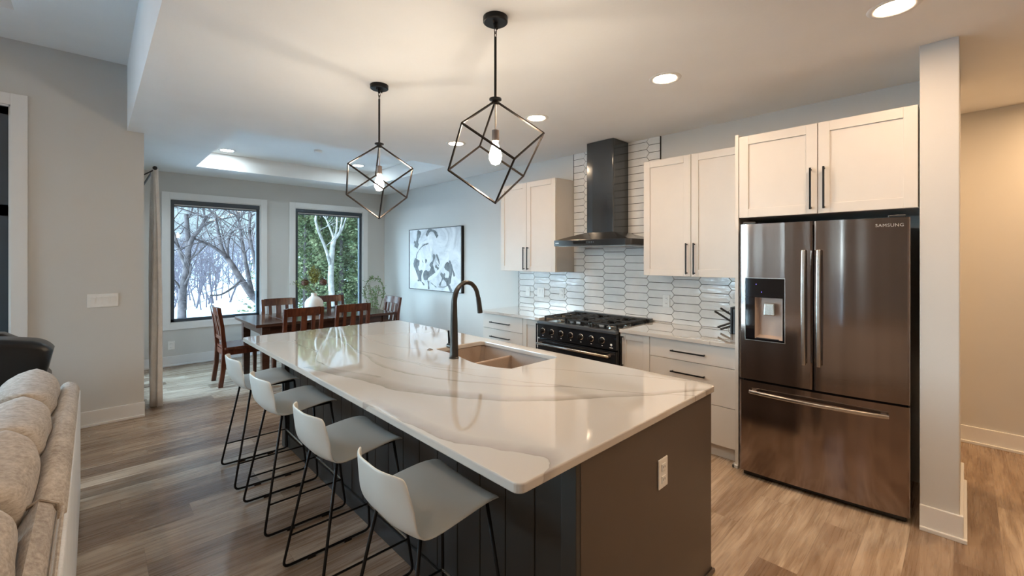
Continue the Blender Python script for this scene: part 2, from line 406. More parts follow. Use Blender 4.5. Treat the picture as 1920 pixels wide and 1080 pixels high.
def curve_mesh(name, loops, z0, z1, bev, mat, parent=None):
    """filled 2D outline (first loop outer, others holes) as a slab with rounded edges"""
    cu = bpy.data.curves.new(name, 'CURVE'); cu.dimensions = '2D'; cu.fill_mode = 'BOTH'
    cu.extrude = (z1-z0)/2-bev; cu.bevel_depth = bev; cu.bevel_resolution = 2; cu.offset = -bev
    for lp in loops:
        sp = cu.splines.new('POLY'); sp.points.add(len(lp)-1); sp.use_cyclic_u = True
        for p, q in zip(sp.points, lp): p.co = (q[0], q[1], 0, 1)
    tmp = bpy.data.objects.new('t', cu); C.objects.link(tmp)
    me = bpy.data.meshes.new_from_object(tmp.evaluated_get(bpy.context.evaluated_depsgraph_get()))
    bpy.data.objects.remove(tmp)
    mb = MB(); mb.add([(v.co.x, v.co.y, v.co.z+(z0+z1)/2) for v in me.vertices], [tuple(p.vertices) for p in me.polygons])
    return mesh_obj(name, mb, mat, parent)
def rrect(x0, x1, y0, y1, r, n=6):
    out = []
    for cx, cy, a in ((x1-r, y1-r, 0), (x0+r, y1-r, 90), (x0+r, y0+r, 180), (x1-r, y0+r, 270)):
        for k in range(n+1):
            t = math.radians(a+90*k/n); out.append((cx+r*math.cos(t), cy+r*math.sin(t)))
    return out
def text_mb(txt, size, depth, place):
    cu = bpy.data.curves.new('t', 'FONT'); cu.body = txt; cu.size = size; cu.extrude = depth; cu.align_x = 'CENTER'; cu.space_character = 1.1
    tmp = bpy.data.objects.new('t', cu); C.objects.link(tmp)
    me = bpy.data.meshes.new_from_object(tmp.evaluated_get(bpy.context.evaluated_depsgraph_get())); bpy.data.objects.remove(tmp)
    mb = MB(); mb.add([place(v.co) for v in me.vertices], [tuple(p.vertices) for p in me.polygons]); return mb

# ------------------------------------------------------------------ room shell
H = 2.74; HL = 3.36; YW = 7.782; XW = 4.058; YP = 5.52
struct('floor', MB().box(-5.15, 5.4, -3.15, YW+.15, -.12, 0), M['floor'])
# lower ceiling with the dining tray
tx0, tx1, ty0, ty1 = .98, 3.36, 4.76, 7.05
cb = MB()
cb.box(.233, tx0, -3.15, YW+.15, H, 3.6).box(tx1, 5.4, -3.15, YW+.15, H, 3.6)
cb.box(tx0, tx1, -3.15, ty0, H, 3.6).box(tx0, tx1, ty1, YW+.15, H, 3.6).box(tx0, tx1, ty0, ty1, 2.955, 3.6)
struct('ceiling', cb, M['ceil'])
lc = MB().box(-5.15, .233, 4.86, YP+.15, HL, 3.75).box(-.42, .233, -3.15, 4.86, HL, 3.75)
lc.box(-5.15, -4.4, -3.15, 4.86, HL, 3.75).box(-4.4, -.42, -3.15, -2.3, HL, 3.75).box(-4.4, -.42, -2.3, 4.86, 3.62, 3.75)
struct('ceiling_living', lc, M['ceil'])

def wall_with_holes(axis, a0, a1, u0, u1, z0, z1, holes):
    """wall slab perpendicular to axis between a0,a1; spans u0..u1, z0..z1, rectangular holes (u0,u1,z0,z1)"""
    mb = MB()
    us = sorted({u0, u1, *[h[0] for h in holes], *[h[1] for h in holes]}); zs = sorted({z0, z1, *[h[2] for h in holes], *[h[3] for h in holes]})
    for i in range(len(us)-1):
        for j in range(len(zs)-1):
            uc = (us[i]+us[i+1])/2; zc = (zs[j]+zs[j+1])/2
            if any(h[0] < uc < h[1] and h[2] < zc < h[3] for h in holes): continue
            if axis == 'y': mb.box(us[i], us[i+1], a0, a1, zs[j], zs[j+1])
            else: mb.box(a0, a1, us[i], us[i+1], zs[j], zs[j+1])
    return mb
W1 = (.776, 1.925, .60, 2.37); W2 = (2.435, 3.624, .60, 2.37)
struct('wall_far', wall_with_holes('y', YW, YW+.16, .2, XW+.2, 0, H, [W1, W2]), M['wall'])
struct('wall_right', MB().box(XW, 4.27, .18, YW, 0, H), M['wall'])
struct('wall_pier', MB().box(3.389, 4.27, .022, .18, 0, H), M['wall'], bevel=.003)
struct('wall_hall', MB().box(5.243, 5.4, -3.0, YW, 0, H), M['wall'])
struct('wall_hall_end', MB().box(4.27, 5.243, 3.2, 3.35, 0, H), M['wall'])
struct('wall_behind', MB().box(-5.15, 5.4, -3.15, -3.0, 0, 3.6), M['wall'])
PW = (-2.42, -.497, .06, 2.808)     # opening of the tall window in the partition
struct('wall_partition', wall_with_holes('y', YP, YP+.14, -5.0, .355, 0, 3.6, [PW]), M['wall'])
DD = (5.95, 7.45, .0, 2.12)
struct('wall_dining_left', wall_with_holes('x', .205, .355, YP+.14, YW, 0, H, [DD]), M['wall'])
LW = [(3.7, 5.2, .2, 2.6), (.35, .52, .15, 2.75), (2.45, 2.55, .15, 2.75)]  # unseen openings added for daylight and for streaks reflected in the fridge
struct('wall_left', wall_with_holes('x', -5.15, -5.0, -3.0, YP+.14, 0, 3.6, LW), M['wall'])

def baseboard(name, x0, x1, y0, y1, shoe):
    mb = MB().box(x0, x1, y0, y1, 0, .14); mb.box(*shoe, 0, .022); return struct(name, mb, M['trim'], bevel=.003)
baseboard('baseboard_partition', -.38, .36, YP-.016, YP, (-.38, .36, YP-.03, YP))
mbx = MB().box(-2.6, -5.0, YP-.016, YP, 0, .14); struct('baseboard_living', mbx, M['trim'])
baseboard('baseboard_far', .36, XW, YW-.016, YW, (.36, XW, YW-.03, YW))
baseboard('baseboard_right', XW-.016, XW, 4.12, YW-.02, (XW-.03, XW, 4.12, YW-.02))
baseboard('baseboard_hall', 5.227, 5.243, -3.0, 3.2, (5.213, 5.243, -3.0, 3.2))
mbp = MB().box(3.373, 3.389, .006, .18, 0, .14).box(3.36, 3.389, -.008, .18, 0, .022)
mbp.box(3.389, 4.27, .006, .022, 0, .14).box(3.389, 4.285, -.008, .022, 0, .022)
struct('baseboard_pier', mbp, M['trim'], bevel=.003)

def window(name, axis, face, inward, hole, frame_off=.075, casing=.09, fw=.045, shade=True, mull=(), transom=(), fdepth=.05, sill=True):
    """face: coordinate of the inner wall face; inward: -1/+1 direction into the room along the axis"""
    u0, u1, z0, z1 = hole; out = -inward
    loc = ((u0+u1)/2, face, z0) if axis == 'y' else (face, (u0+u1)/2, z0)
    r = sempty(name, loc)
    def B(mb, ua, ub, a, b, za, zb):
        if axis == 'y': mb.box(ua, ub, a, b, za, zb)
        else: mb.box(a, b, ua, ub, za, zb)
    c = MB(); t = face+inward*.018
    B(c, u0-casing, u0, face, t, z0-casing, z1+casing); B(c, u1, u1+casing, face, t, z0-casing, z1+casing)
    B(c, u0, u1, face, t, z1, z1+casing); B(c, u0, u1, face, t, z0-casing, z0)
    mesh_obj('casing', c, M['trim'], r, bevel=.002)
    j = MB(); e = face+out*frame_off
    B(j, u0, u0+.012, face, e, z0, z1); B(j, u1-.012, u1, face, e, z0, z1); B(j, u0, u1, face, e, z1-.012, z1); B(j, u0, u1, face, e, z0, z0+.012)
    mesh_obj('jamb', j, M['trim'], r)
    f = MB(); a = e-out*fdepth; b = e+out*.02
    B(f, u0+.012, u0+.012+fw, a, b, z0+.012, z1-.012); B(f, u1-.012-fw, u1-.012, a, b, z0+.012, z1-.012)
    B(f, u0+.012, u1-.012, a, b, z1-.012-fw, z1-.012); B(f, u0+.012, u1-.012, a, b, z0+.012, z0+.012+fw)
    for m_ in mull: B(f, m_-fw/2, m_+fw/2, a, b, z0+.012, z1-.012)
    for t_ in transom: B(f, u0+.012, u1-.012, a, b, t_-.05, t_+.05)
    mesh_obj('window_frame', f, M['frameblk'], r, bevel=.004)
    g = MB(); B(g, u0+.03, u1-.03, e-.002, e+.002, z0+.03, z1-.03)
    mesh_obj('glass_pane', g, M['glass'], r)
    k = MB(); B(k, u1-.05, u1-.035, a-out*.012, a, z0+.30, z0+.40); mesh_obj('window_latch', k, M['black'], r)
    return r
window('window_1', 'y', YW, -1, W1); window('window_2', 'y', YW, -1, W2)
window('window_3', 'y', YP, -1, PW, casing=.096, fw=.07, transom=(1.93,), mull=(-1.46,))
for i, h in enumerate(LW): window('window_%d' % (4+i), 'x', -5.0, 1, h, mull=((h[0]+h[1])/2,) if i == 0 else (), fw=.045 if i == 0 else .012)  # added out-of-view windows; the narrow ones streak the fridge reflection
d1 = sempty('door_1', (.355, 6.7, 0))
f = MB(); fw = .07
for y0, y1 in ((5.95, 6.72), (6.68, 7.45)):
    f.box(.25, .30, y0, y0+fw, .0, 2.12).box(.25, .30, y1-fw, y1, 0, 2.12).box(.25, .30, y0, y1, 0, .1).box(.25, .30, y0, y1, 2.03, 2.12)
mesh_obj('door_frame', f, M['frameblk'], d1, bevel=.003)
mesh_obj('glass_pane', MB().box(.273, .277, 6.0, 7.4, .08, 2.05), M['glass'], d1)
c = MB().box(.355, .373, 5.86, 5.95, 0, 2.21).box(.355, .373, 7.45, 7.54, 0, 2.21).box(.355, .373, 5.95, 7.45, 2.12, 2.21)
mesh_obj('door_casing', c, M['trim'], d1, bevel=.002)

def portal(loc, rot, sx, sy):
    l = bpy.data.lights.new('portal', 'AREA'); l.shape = 'RECTANGLE'; l.size = sx; l.size_y = sy; l.cycles.is_portal = True
    o = bpy.data.objects.new('portal', l); C.objects.link(o); o.location = loc; o.rotation_euler = rot
for w in (W1, W2): portal(((w[0]+w[1])/2, YW+.17, (w[2]+w[3])/2), (-PI/2, 0, 0), w[1]-w[0], w[3]-w[2])
portal(((PW[0]+PW[1])/2, YP+.15, 1.45), (-PI/2, 0, 0), 1.9, 2.7)
portal((.2, 6.7, 1.06), (0, -PI/2, 0), 2.1, 1.5)
for w in LW: portal((-5.16, (w[0]+w[1])/2, 1.42), (0, -PI/2, 0), 2.15, 2.2)

# roller shades rolled up at the head of the dining windows
for w, lab in ((W1, 'dark rolled-up roller shade at the head of the left dining window'), (W2, 'dark rolled-up roller shade at the head of the right dining window, before the evergreens')):
    t = thing('roller_shade', lab, 'roller shade', ((w[0]+w[1])/2, YW+.025, w[3]-.09), group='rolled-up shades on the dining windows')
    mesh_obj('cassette', MB().box(w[0]+.014, w[1]-.014, YW+.004, YW+.062, w[3]-.075, w[3]-.012), M['frameblk'], t, bevel=.008)
    mesh_obj('shade_cloth', MB().box(w[0]+.03, w[1]-.05, YW+.03, YW+.034, w[3]-.095, w[3]-.06), M['curtain'], t)
    mesh_obj('bottom_bar', MB().box(w[0]+.03, w[1]-.05, YW+.024, YW+.04, w[3]-.108, w[3]-.092), M['frameblk'], t, bevel=.003)

# ------------------------------------------------------------------ recessed lights
def can(x, y, z, label, group, mat='can'):
    t = thing('recessed_light', label, 'recessed light', (x, y, z), group=group)
    prof = [(.072, -.002), (.078, -.006), (.098, -.005), (.104, 0)]
    mb = MB(); n = 32
    for r_, h_ in prof:
        for k in range(n): mb.v.append((x+r_*math.cos(2*PI*k/n), y+r_*math.sin(2*PI*k/n), z+h_))
    for i in range(3):
        for k in range(n): mb.f.append((i*n+k, i*n+(k+1) % n, (i+1)*n+(k+1) % n, (i+1)*n+k))
    mesh_obj('trim_ring', mb, M['trim'], t, smooth=True)
    le = MB(); le.add([(x+.073*math.cos(2*PI*k/n), y+.073*math.sin(2*PI*k/n), z-.0025) for k in range(n)], [tuple(range(n-1, -1, -1))])
    mesh_obj('lens', le, M[mat], t)
    return t
gk = 'row of recessed lights along the kitchen ceiling'
can(2.775, .238, H, 'round lit recessed ceiling light nearest the pier, touching the top of the photo', gk)
can(2.771, 1.399, H, 'round lit recessed ceiling light above and left of the fridge cabinet', gk)
can(2.756, 2.562, H, 'round lit recessed ceiling light right of the near pendant, in front of the range hood', gk)
can(2.762, 3.728, H, 'round lit recessed ceiling light behind the near pendant cage, smallest of its row', gk)
can(1.28, 6.78, 2.955, 'round lit recessed light in the dining tray ceiling, left corner', 'recessed lights in the dining tray', 'canpale')
can(2.95, 6.5, 2.955, 'round lit recessed light in the dining tray ceiling, behind the far pendant', 'recessed lights in the dining tray', 'canpale')
for x, y, m_ in ((4.75, -.9, 'canwarm'), (4.75, 1.2, 'canwarm'), (2.77, -1.1, 'can'), (1.7, -.55, 'can')):  # unseen lamps added to light hall, pier and near kitchen
    can(x, y, H, 'round lit recessed ceiling light added out of view', 'added lights out of view', m_)
for x, y in ((-1.5, .5), (-1.5, 3.2), (-3.5, .5), (-3.5, 3.2)):  # unseen lamps added as soft fill from the living room
    can(x, y, 3.62, 'round lit recessed living room ceiling light added out of view for fill', 'added lights out of view')
t = thing('smoke_detector', 'small round white smoke detector on the dining tray ceiling', 'smoke detector', (2.15, 5.95, 2.955))
mesh_obj('detector_body', MB().lathe([(.052, 0), (.052, -.02), (.04, -.034), (.01, -.036)], (2.15, 5.95, 2.955), 24), M['trim'], t, smooth=False, bevel=.002)

# ------------------------------------------------------------------ pendants
def pendant(x, y, label):
    t = thing('pendant_light', label, 'pendant light', (x, y, H), group='wire cube pendants over the island')
    mesh_obj('canopy', MB().lathe([(.062, 0), (.062, -.024), (.056, -.028), (.01, -.028)], (0,0,0), 32), M['black'], t, local=True, bevel=.001)
    for a in (.6, 3.74): mesh_obj('canopy_screw', MB().lathe([(.004, -.028), (.004, -.042), (.001, -.043)], (.035*math.cos(a), .035*math.sin(a), 0), 8), M['bronze'], t, local=True)
    mesh_obj('stem_socket', MB().lathe([(.012, -.028), (.009, -.05), (.005, -.055)], (0,0,0), 12), M['black'], t, local=True)
    for i, zc in enumerate((-.066, -.086)):
        pts = [((.007*math.cos(a) if i == 0 else 0), (.007*math.cos(a) if i else 0), zc+.015*math.sin(a)) for a in [2*PI*k/14 for k in range(14)]]
        mesh_obj('chain_link', MB().tube(pts, .0022, 6, closed=True), M['bronze'], t, local=True)
    mesh_obj('rod', MB().tube([(0,0,-.098), (0,0,-.405)], .0065, 12), M['black'], t, local=True)
    mesh_obj('hub', MB().lathe([(.01, -.400), (.031, -.407), (.031, -.414), (.018, -.418), (.018, -.432), (.006, -.436)], (0,0,0), 20), M['black'], t, local=True)
    top = -.418; L = .512; R = .242
    ex = Vector((math.cos(YAW), -math.sin(YAW), 0)); ey = Vector((math.sin(YAW), math.cos(YAW), 0))
    def ring(a, z): a = math.radians(a); return ex*(R*math.cos(a))+ey*(R*math.sin(a))+Vector((0,0,z))
    A = [ring(113+120*k, top-L/3) for k in range(3)]; B = [ring(173+120*k, top-2*L/3) for k in range(3)]
    T = Vector((0,0,top)); Z = Vector((0,0,top-L))
    cg = MB()
    def bar(p, q):
        cg.tube([p, q], .0056, 4)
    for k in range(3):
        bar(T, A[k]); bar(B[k], Z); bar(A[k], B[k]); bar(A[k], B[(k+2) % 3])
    for p in A+B+[Z]: cg.ellipsoid(p, (.0055,)*3, 5, 6)
    mesh_obj('wire_cage', cg, M['bronze'], t, local=True)
    mesh_obj('bulb_rod', MB().tube([(0,0,-.434), (0,0,-.565)], .0045, 8), M['steel'], t, local=True)
    mesh_obj('lamp_socket', MB().lathe([(.008, -.562), (.018, -.566), (.019, -.618), (.016, -.622)], (0,0,0), 20), M['socket'], t, local=True)
    mesh_obj('bulb', MB().lathe([(.013, -.622), (.014, -.634), (.024, -.66), (.0315, -.69), (.030, -.712), (.020, -.732), (.004, -.739)], (0,0,0), 24), M['bulb'], t, local=True, smooth=True)
pendant(1.455, 1.634, 'nearer and larger-looking wire cube pendant with lit bulb, hanging over the island')
pendant(1.442, 2.84, 'farther wire cube pendant with lit bulb, hanging over the dining end of the island')

# ------------------------------------------------------------------ island
IX0, IX1, IY0, IY1 = .836, 2.189, .842, 3.902
isl = thing('kitchen_island', 'dark espresso kitchen island base under the white veined slab', 'kitchen island', (1.65, 2.37, 0))
mb = MB().box(1.16, 2.177, .885, 3.86, .0, .884)
for y in [.93+.16*k for k in range(19)]: mb.box(1.150, 1.162, y, y+.154, .12, .884)
mb2 = MB()
mb2.box(1.60, 2.12, 1.6, 2.6, .5, .884)
# carcass hollow where the sink hangs: four boxes around it
body = MB().box(1.162, 2.12, .885, 1.66, .0, .884).box(1.162, 2.12, 2.58, 3.86, .0, .884).box(1.162, 1.53, 1.66, 2.58, 0, .884).box(2.16, 2.177, .885, 3.86, .1, .884).box(1.53, 2.12, 1.66, 2.58, 0, .6)
mesh_obj('carcass', body, M['island'], isl)
pl = MB()
for k in range(19): pl.box(1.148, 1.162, .925+.154*k, .925+.154*(k+1)-.004, .10, .884)
mesh_obj('plank_panelling', pl, M['islandshade'], isl, bevel=.003)
mesh_obj('end_panel', MB().box(1.135, 2.177, .86, .885, 0, .884), M['island'], isl, bevel=.0015)
mesh_obj('corner_post', MB().box(1.112, 1.162, .862, .925, 0, .884), M['islandshade'], isl, bevel=.003)
mesh_obj('corner_post', MB().box(1.112, 1.162, 3.80, 3.87, 0, .884), M['islandshade'], isl, bevel=.003)
mesh_obj('base_molding', MB().box(1.136, 1.150, .925, 3.80, 0, .10), M['islandshade'], isl, bevel=.003)
mesh_obj('shoe_molding', MB().box(1.135, 2.192, .846, .86, 0, .02).box(2.177, 2.192, .86, 3.86, 0, .02), M['island'], isl, bevel=.005)
for k in range(5):
    y0 = .90+.59*k
    if k in (1, 2) : pass
    dr = mesh_obj('cabinet_door', MB().box(2.177, 2.196, y0+.003, y0+.587, .11, .87), M['island'], isl, bevel=.002)
# slab with sink cut-out
hole = [(2.075, 1.762), (2.095, 1.782), (2.095, 2.472), (2.075, 2.492), (1.70, 2.498), (1.682, 2.485), (1.68, 2.36), (1.672, 2.26), (1.650, 2.15), (1.632, 2.06), (1.628, 1.98), (1.640, 1.89), (1.665, 1.81), (1.69, 1.765)]
hp = [(p.x, p.y) for p in spline([Vector((*q, 0)) for q in hole[4:]], 5)]
hole2 = hole[:4]+hp
slab = curve_mesh('island_worktop', [rrect(IX0, IX1, IY0, IY1, .03), hole2], .884, .914, .005, M['quartz'])
tag(slab, 'large white quartz slab with grey veins on the dark island', 'worktop')
# sink
sk = thing('kitchen_sink', 'taupe double bowl sink set under the island slab', 'sink', (1.87, 2.13, .66))
def offs(lp, d):
    cx = sum(p[0] for p in lp)/len(lp); cy = sum(p[1] for p in lp)/len(lp)
    return [(cx+(p[0]-cx)*(1+d/.22), cy+(p[1]-cy)*(1+d/.36)) for p in lp]
o1 = offs(hole2, .006); i2 = offs(hole2, -.02); o2 = offs(hole2, .024); n = len(o1)
bm_ = MB()
bm_.add([(p[0], p[1], .883) for p in o2]+[(p[0], p[1], .883) for p in o1]+[(p[0], p[1], .70) for p in i2]+[(p[0], p[1], .66) for p in o2],
        [(i, (i+1) % n, n+(i+1) % n, n+i) for i in range(n)]+[(n+i, n+(i+1) % n, 2*n+(i+1) % n, 2*n+i) for i in range(n)]+
        [(3*n+i, 3*n+(i+1) % n, (i+1) % n, i) for i in range(n)]+[tuple(2*n+i for i in range(n)), tuple(3*n+i for i in range(n-1, -1, -1))])
mesh_obj('basin', bm_, M['sink'], sk)
mesh_obj('divider', MB().hexa([(1.66, 2.165, .70), (2.09, 2.165, .70), (2.09, 2.225, .70), (1.66, 2.225, .70)], [(1.66, 2.183, .855), (2.10, 2.183, .855), (2.10, 2.207, .855), (1.66, 2.207, .855)]), M['sink'], sk, bevel=.008)
for y in (1.97, 2.35): mesh_obj('drain', MB().lathe([(.045, .7005), (.045, .704), (.03, .703), (.005, .702)], (1.88, y, 0), 20), M['steel'], sk)
# faucet
fa = thing('faucet', 'dark gunmetal gooseneck faucet with side lever beside the island sink', 'faucet', (1.608, 2.19, .914))
fl = [(0,0,0), (0,0,.10), (0,0,.20), (0,0,.30), (.004,0,.37), (.03,0,.43), (.08,0,.462), (.135,0,.455), (.175,0,.415), (.193,0,.36)]
sp_ = spline(fl, 6); m_ = len(sp_)
mesh_obj('spout', MB().tube(sp_, [.0275-.0135*min(1, (k/m_)*1.7) for k in range(m_)], 20), M['faucet'], fa, local=True, smooth=True)
mesh_obj('base_ring', MB().lathe([(.03, 0), (.03, .005), (.027, .008)], (0,0,0), 24), M['faucet'], fa, local=True)
mesh_obj('spray_head', MB().tube([(.193,0,.362), (.200,0,.32), (.2085,0,.262)], [.0155, .0165, .0175], 18), M['faucet'], fa, local=True, smooth=False, bevel=.001)
lv = mesh_obj('lever_hub', MB().tube([(0,.015,.07), (0,.062,.07)], .017, 16), M['faucet'], fa, local=True, bevel=.003)
mesh_obj('lever', MB().tube([(0,.05,.075), (-.002,.056,.165)], [.0075, .006], 10), M['black'], lv, local=True)
sb = thing('disposal_button', 'small round metal disposal button on the island slab left of the faucet', 'button', (1.635, 2.499, .914))
mesh_obj('button_ring', MB().lathe([(.019, 0), (.019, .004), (.013, .006), (.012, .002)], (0,0,0), 20), M['socket'], sb, local=True)

def outlet(name, label, cat, loc, normal, w=.075, h=.12, kind='duplex', gangs=1, group=None):
    """normal: 'x-' faces -X, 'y-' faces -Y"""
    rz = {'x-': -PI/2, 'y-': 0}[normal]
    t = thing(name, label, cat, loc, rz, group)
    mesh_obj('cover_plate', MB().box(-w/2, w/2, -.006, 0, -h/2, h/2), M['plate'], t, local=True, bevel=.0025)
    for g in range(gangs):
        cx = (g-(gangs-1)/2)*.046
        if kind == 'duplex':
            for s_ in (-1, 1):
                r_ = mesh_obj('receptacle', MB().box(cx-.016, cx+.016, -.009, -.005, s_*.025-.015, s_*.025+.015), M['plate'], t, local=True, bevel=.003)
                sl = MB().box(cx-.008, cx-.005, -.0095, -.0085, s_*.025-.003, s_*.025+.006).box(cx+.005, cx+.008, -.0095, -.0085, s_*.025-.003, s_*.025+.006)
                mesh_obj('slots', sl, M['slot'], r_, local=True)
        else:
            mesh_obj('rocker_switch', MB().hexa([(cx-.016, -.006, -.033), (cx+.016, -.006, -.033), (cx+.016, -.004, -.033), (cx-.016, -.004, -.033)],
                     [(cx-.016, -.011, .033), (cx+.016, -.011, .033), (cx+.016, -.004, .033), (cx-.016, -.004, .033)]), M['plate'], t, local=True, bevel=.0015)
    return t
outlet('outlet', 'white outlet on the dark end panel of the island', 'outlet', (1.679, .86, .657), 'y-')
outlet('outlet', 'white outlet low on the far dining wall below the left window', 'outlet', (.795, YW, .292), 'y-', .08, .12)
outlet('light_switch', 'white four gang switch plate on the partition wall by the curtain', 'light switch', (.065, YP, 1.14), 'y-', .212, .122, 'rocker', 4)
gs = 'plates on the tiled backsplash'
outlet('light_switch', 'leftmost white plate on the backsplash, single switch at the tile edge', 'light switch', (4.044, 3.91, 1.10), 'x-', .075, .12, 'rocker', 1, gs)
outlet('light_switch', 'double white switch plate on the backsplash left of the range', 'light switch', (4.044, 3.685, 1.10), 'x-', .12, .12, 'rocker', 2, gs)
outlet('outlet', 'white outlet on the backsplash just left of the range grates', 'outlet', (4.044, 3.345, 1.11), 'x-', group=gs)
outlet('outlet', 'white outlet on the backsplash right of the range', 'outlet', (4.044, 2.027, 1.11), 'x-', group=gs)
outlet('outlet', 'white outlet on the backsplash above the knives near the fridge', 'outlet', (4.044, 1.40, 1.115), 'x-', group=gs)

# ------------------------------------------------------------------ kitchen cabinets
ZC = .895; XF = 3.43
def vpull(parent, x, y, z0, z1):
    mb = MB().box(x-.034, x-.024, y-.0055, y+.0055, z0, z1).box(x-.026, x, y-.0045, y+.0045, z0+.006, z0+.016).box(x-.026, x, y-.0045, y+.0045, z1-.016, z1-.006)
    return mesh_obj('handle', mb, M['black'], parent, bevel=.0015)
def hpull(parent, x, y0, y1, z):
    mb = MB().box(x-.034, x-.024, y0, y1, z-.0055, z+.0055).box(x-.026, x, y0+.006, y0+.016, z-.0045, z+.0045).box(x-.026, x, y1-.016, y1-.006, z-.0045, z+.0045)
    return mesh_obj('handle', mb, M['black'], parent, bevel=.0015)
def shaker(parent, x, y0, y1, z0, z1, rail=.062):
    """door, front face at x, facing -X"""
    mb = MB().box(x, x+.02, y0, y0+rail, z0, z1).box(x, x+.02, y1-rail, y1, z0, z1).box(x, x+.02, y0+rail, y1-rail, z0, z0+rail).box(x, x+.02, y0+rail, y1-rail, z1-rail, z1)
    mb.box(x+.009, x+.018, y0+rail-.003, y1-rail+.003, z0+rail-.003, z1-rail+.003)
    return mesh_obj('door', mb, M['cab'], parent, bevel=.0012, seg=1)
def slabfront(parent, x, y0, y1, z0, z1):
    return mesh_obj('drawer', MB().box(x, x+.02, y0, y1, z0, z1), M['cab'], parent, bevel=.0015)
G = .0022
def upper(label, y0, y1, z0, z1, xf, split, hz, hoff):
    t = thing('wall_cabinet', label, 'wall cabinet', ((xf+XW)/2, (y0+y1)/2, z0))
    mesh_obj('cabinet_body', MB().box(xf+.021, XW-.001, y0, y1, z0, z1), M['cab'], t, bevel=.001)
    mesh_obj('shadow_gap', MB().box(xf+.018, xf+.022, y0+.004, y1-.004, z0+.004, z1-.004), M['cabin'], t)
    d = shaker(t, xf, split+G, y1-.001, z0+.001, z1-.002); vpull(d, xf, split+hoff, *hz)
    d = shaker(t, xf, y0+.001, split-G, z0+.001, z1-.002); vpull(d, xf, split-hoff, *hz)
    return t
upper('white two door wall cabinet left of the range hood', 3.172, 4.075, 1.37, 2.43, 3.72, 3.622, (1.39, 1.66), .032)
upper('white two door wall cabinet between the range hood and the fridge', 1.175, 2.09, 1.37, 2.43, 3.72, 1.642, (1.39, 1.66), .033)
upper('white two door cabinet above the refrigerator', .186, 1.142, 1.822, 2.412, 3.389, .664, (1.85, 2.12), .036)
t = thing('end_panel', 'tall white panel standing between worktop and refrigerator', 'cabinet panel', (3.72, 1.158, 0))
mesh_obj('panel_board', MB().box(3.392, XW-.001, 1.146, 1.170, 0, 2.43), M['cab'], t, bevel=.0015)
mesh_obj('panel_foot', MB().box(3.376, 3.42, 1.170, 1.185, 0, .022).box(3.376, 3.392, 1.146, 1.185, 0, .022), M['trim'], t, bevel=.002)

def base_body(t, y0, y1):
    mesh_obj('cabinet_body', MB().box(XF+.021, XW-.001, y0, y1, .10, ZC-.031), M['cab'], t)
    mesh_obj('toe_kick', MB().box(XF+.06, XF+.08, y0, y1, 0, .10), M['cab'], t)
    mesh_obj('shadow_gap', MB().box(XF+.018, XF+.022, y0+.003, y1-.003, .105, ZC-.034), M['cabin'], t)
def drawers(label, y0, y1, hy, zs, hz):
    t = thing('base_cabinet', label, 'base cabinet', (3.75, (y0+y1)/2, 0)); base_body(t, y0, y1)
    for k in range(len(zs)-1):
        d = slabfront(t, XF, y0+G, y1-G, zs[k+1]+G, zs[k]-G); hpull(d, XF, hy[0], hy[1], hz[k])
def doorbase(label, y0, y1, hy):
    t = thing('base_cabinet', label, 'base cabinet', (3.75, (y0+y1)/2, 0)); base_body(t, y0, y1)
    d = shaker(t, XF, y0+G, y1-G, .108, ZC-.036, .058); vpull(d, XF, hy, .56, .835)
drawers('white drawer cabinet at the left end of the kitchen run', 3.398, 4.078, (3.595, 3.93), (.862, .69, .52, .33, .105), (.768, .60, .43, .25))
doorbase('narrow white door cabinet left of the range', 3.135, 3.398, 3.163)
doorbase('narrow white door cabinet right of the range', 1.871, 2.16, 2.13)
drawers('wide white drawer cabinet between range and refrigerator', 1.172, 1.871, (1.396, 1.675), (.862, .702, .405, .105), (.775, .607, .31))
for nm, y0, y1, lab in (('worktop', 3.128, 4.095, 'white quartz worktop left of the range'), ('worktop', 1.172, 2.152, 'white quartz worktop between range and refrigerator')):
    tag(mesh_obj(nm, MB().box(3.402, XW-.001, y0, y1, ZC-.030, ZC), M['quartz'], bevel=.003), lab, 'worktop')

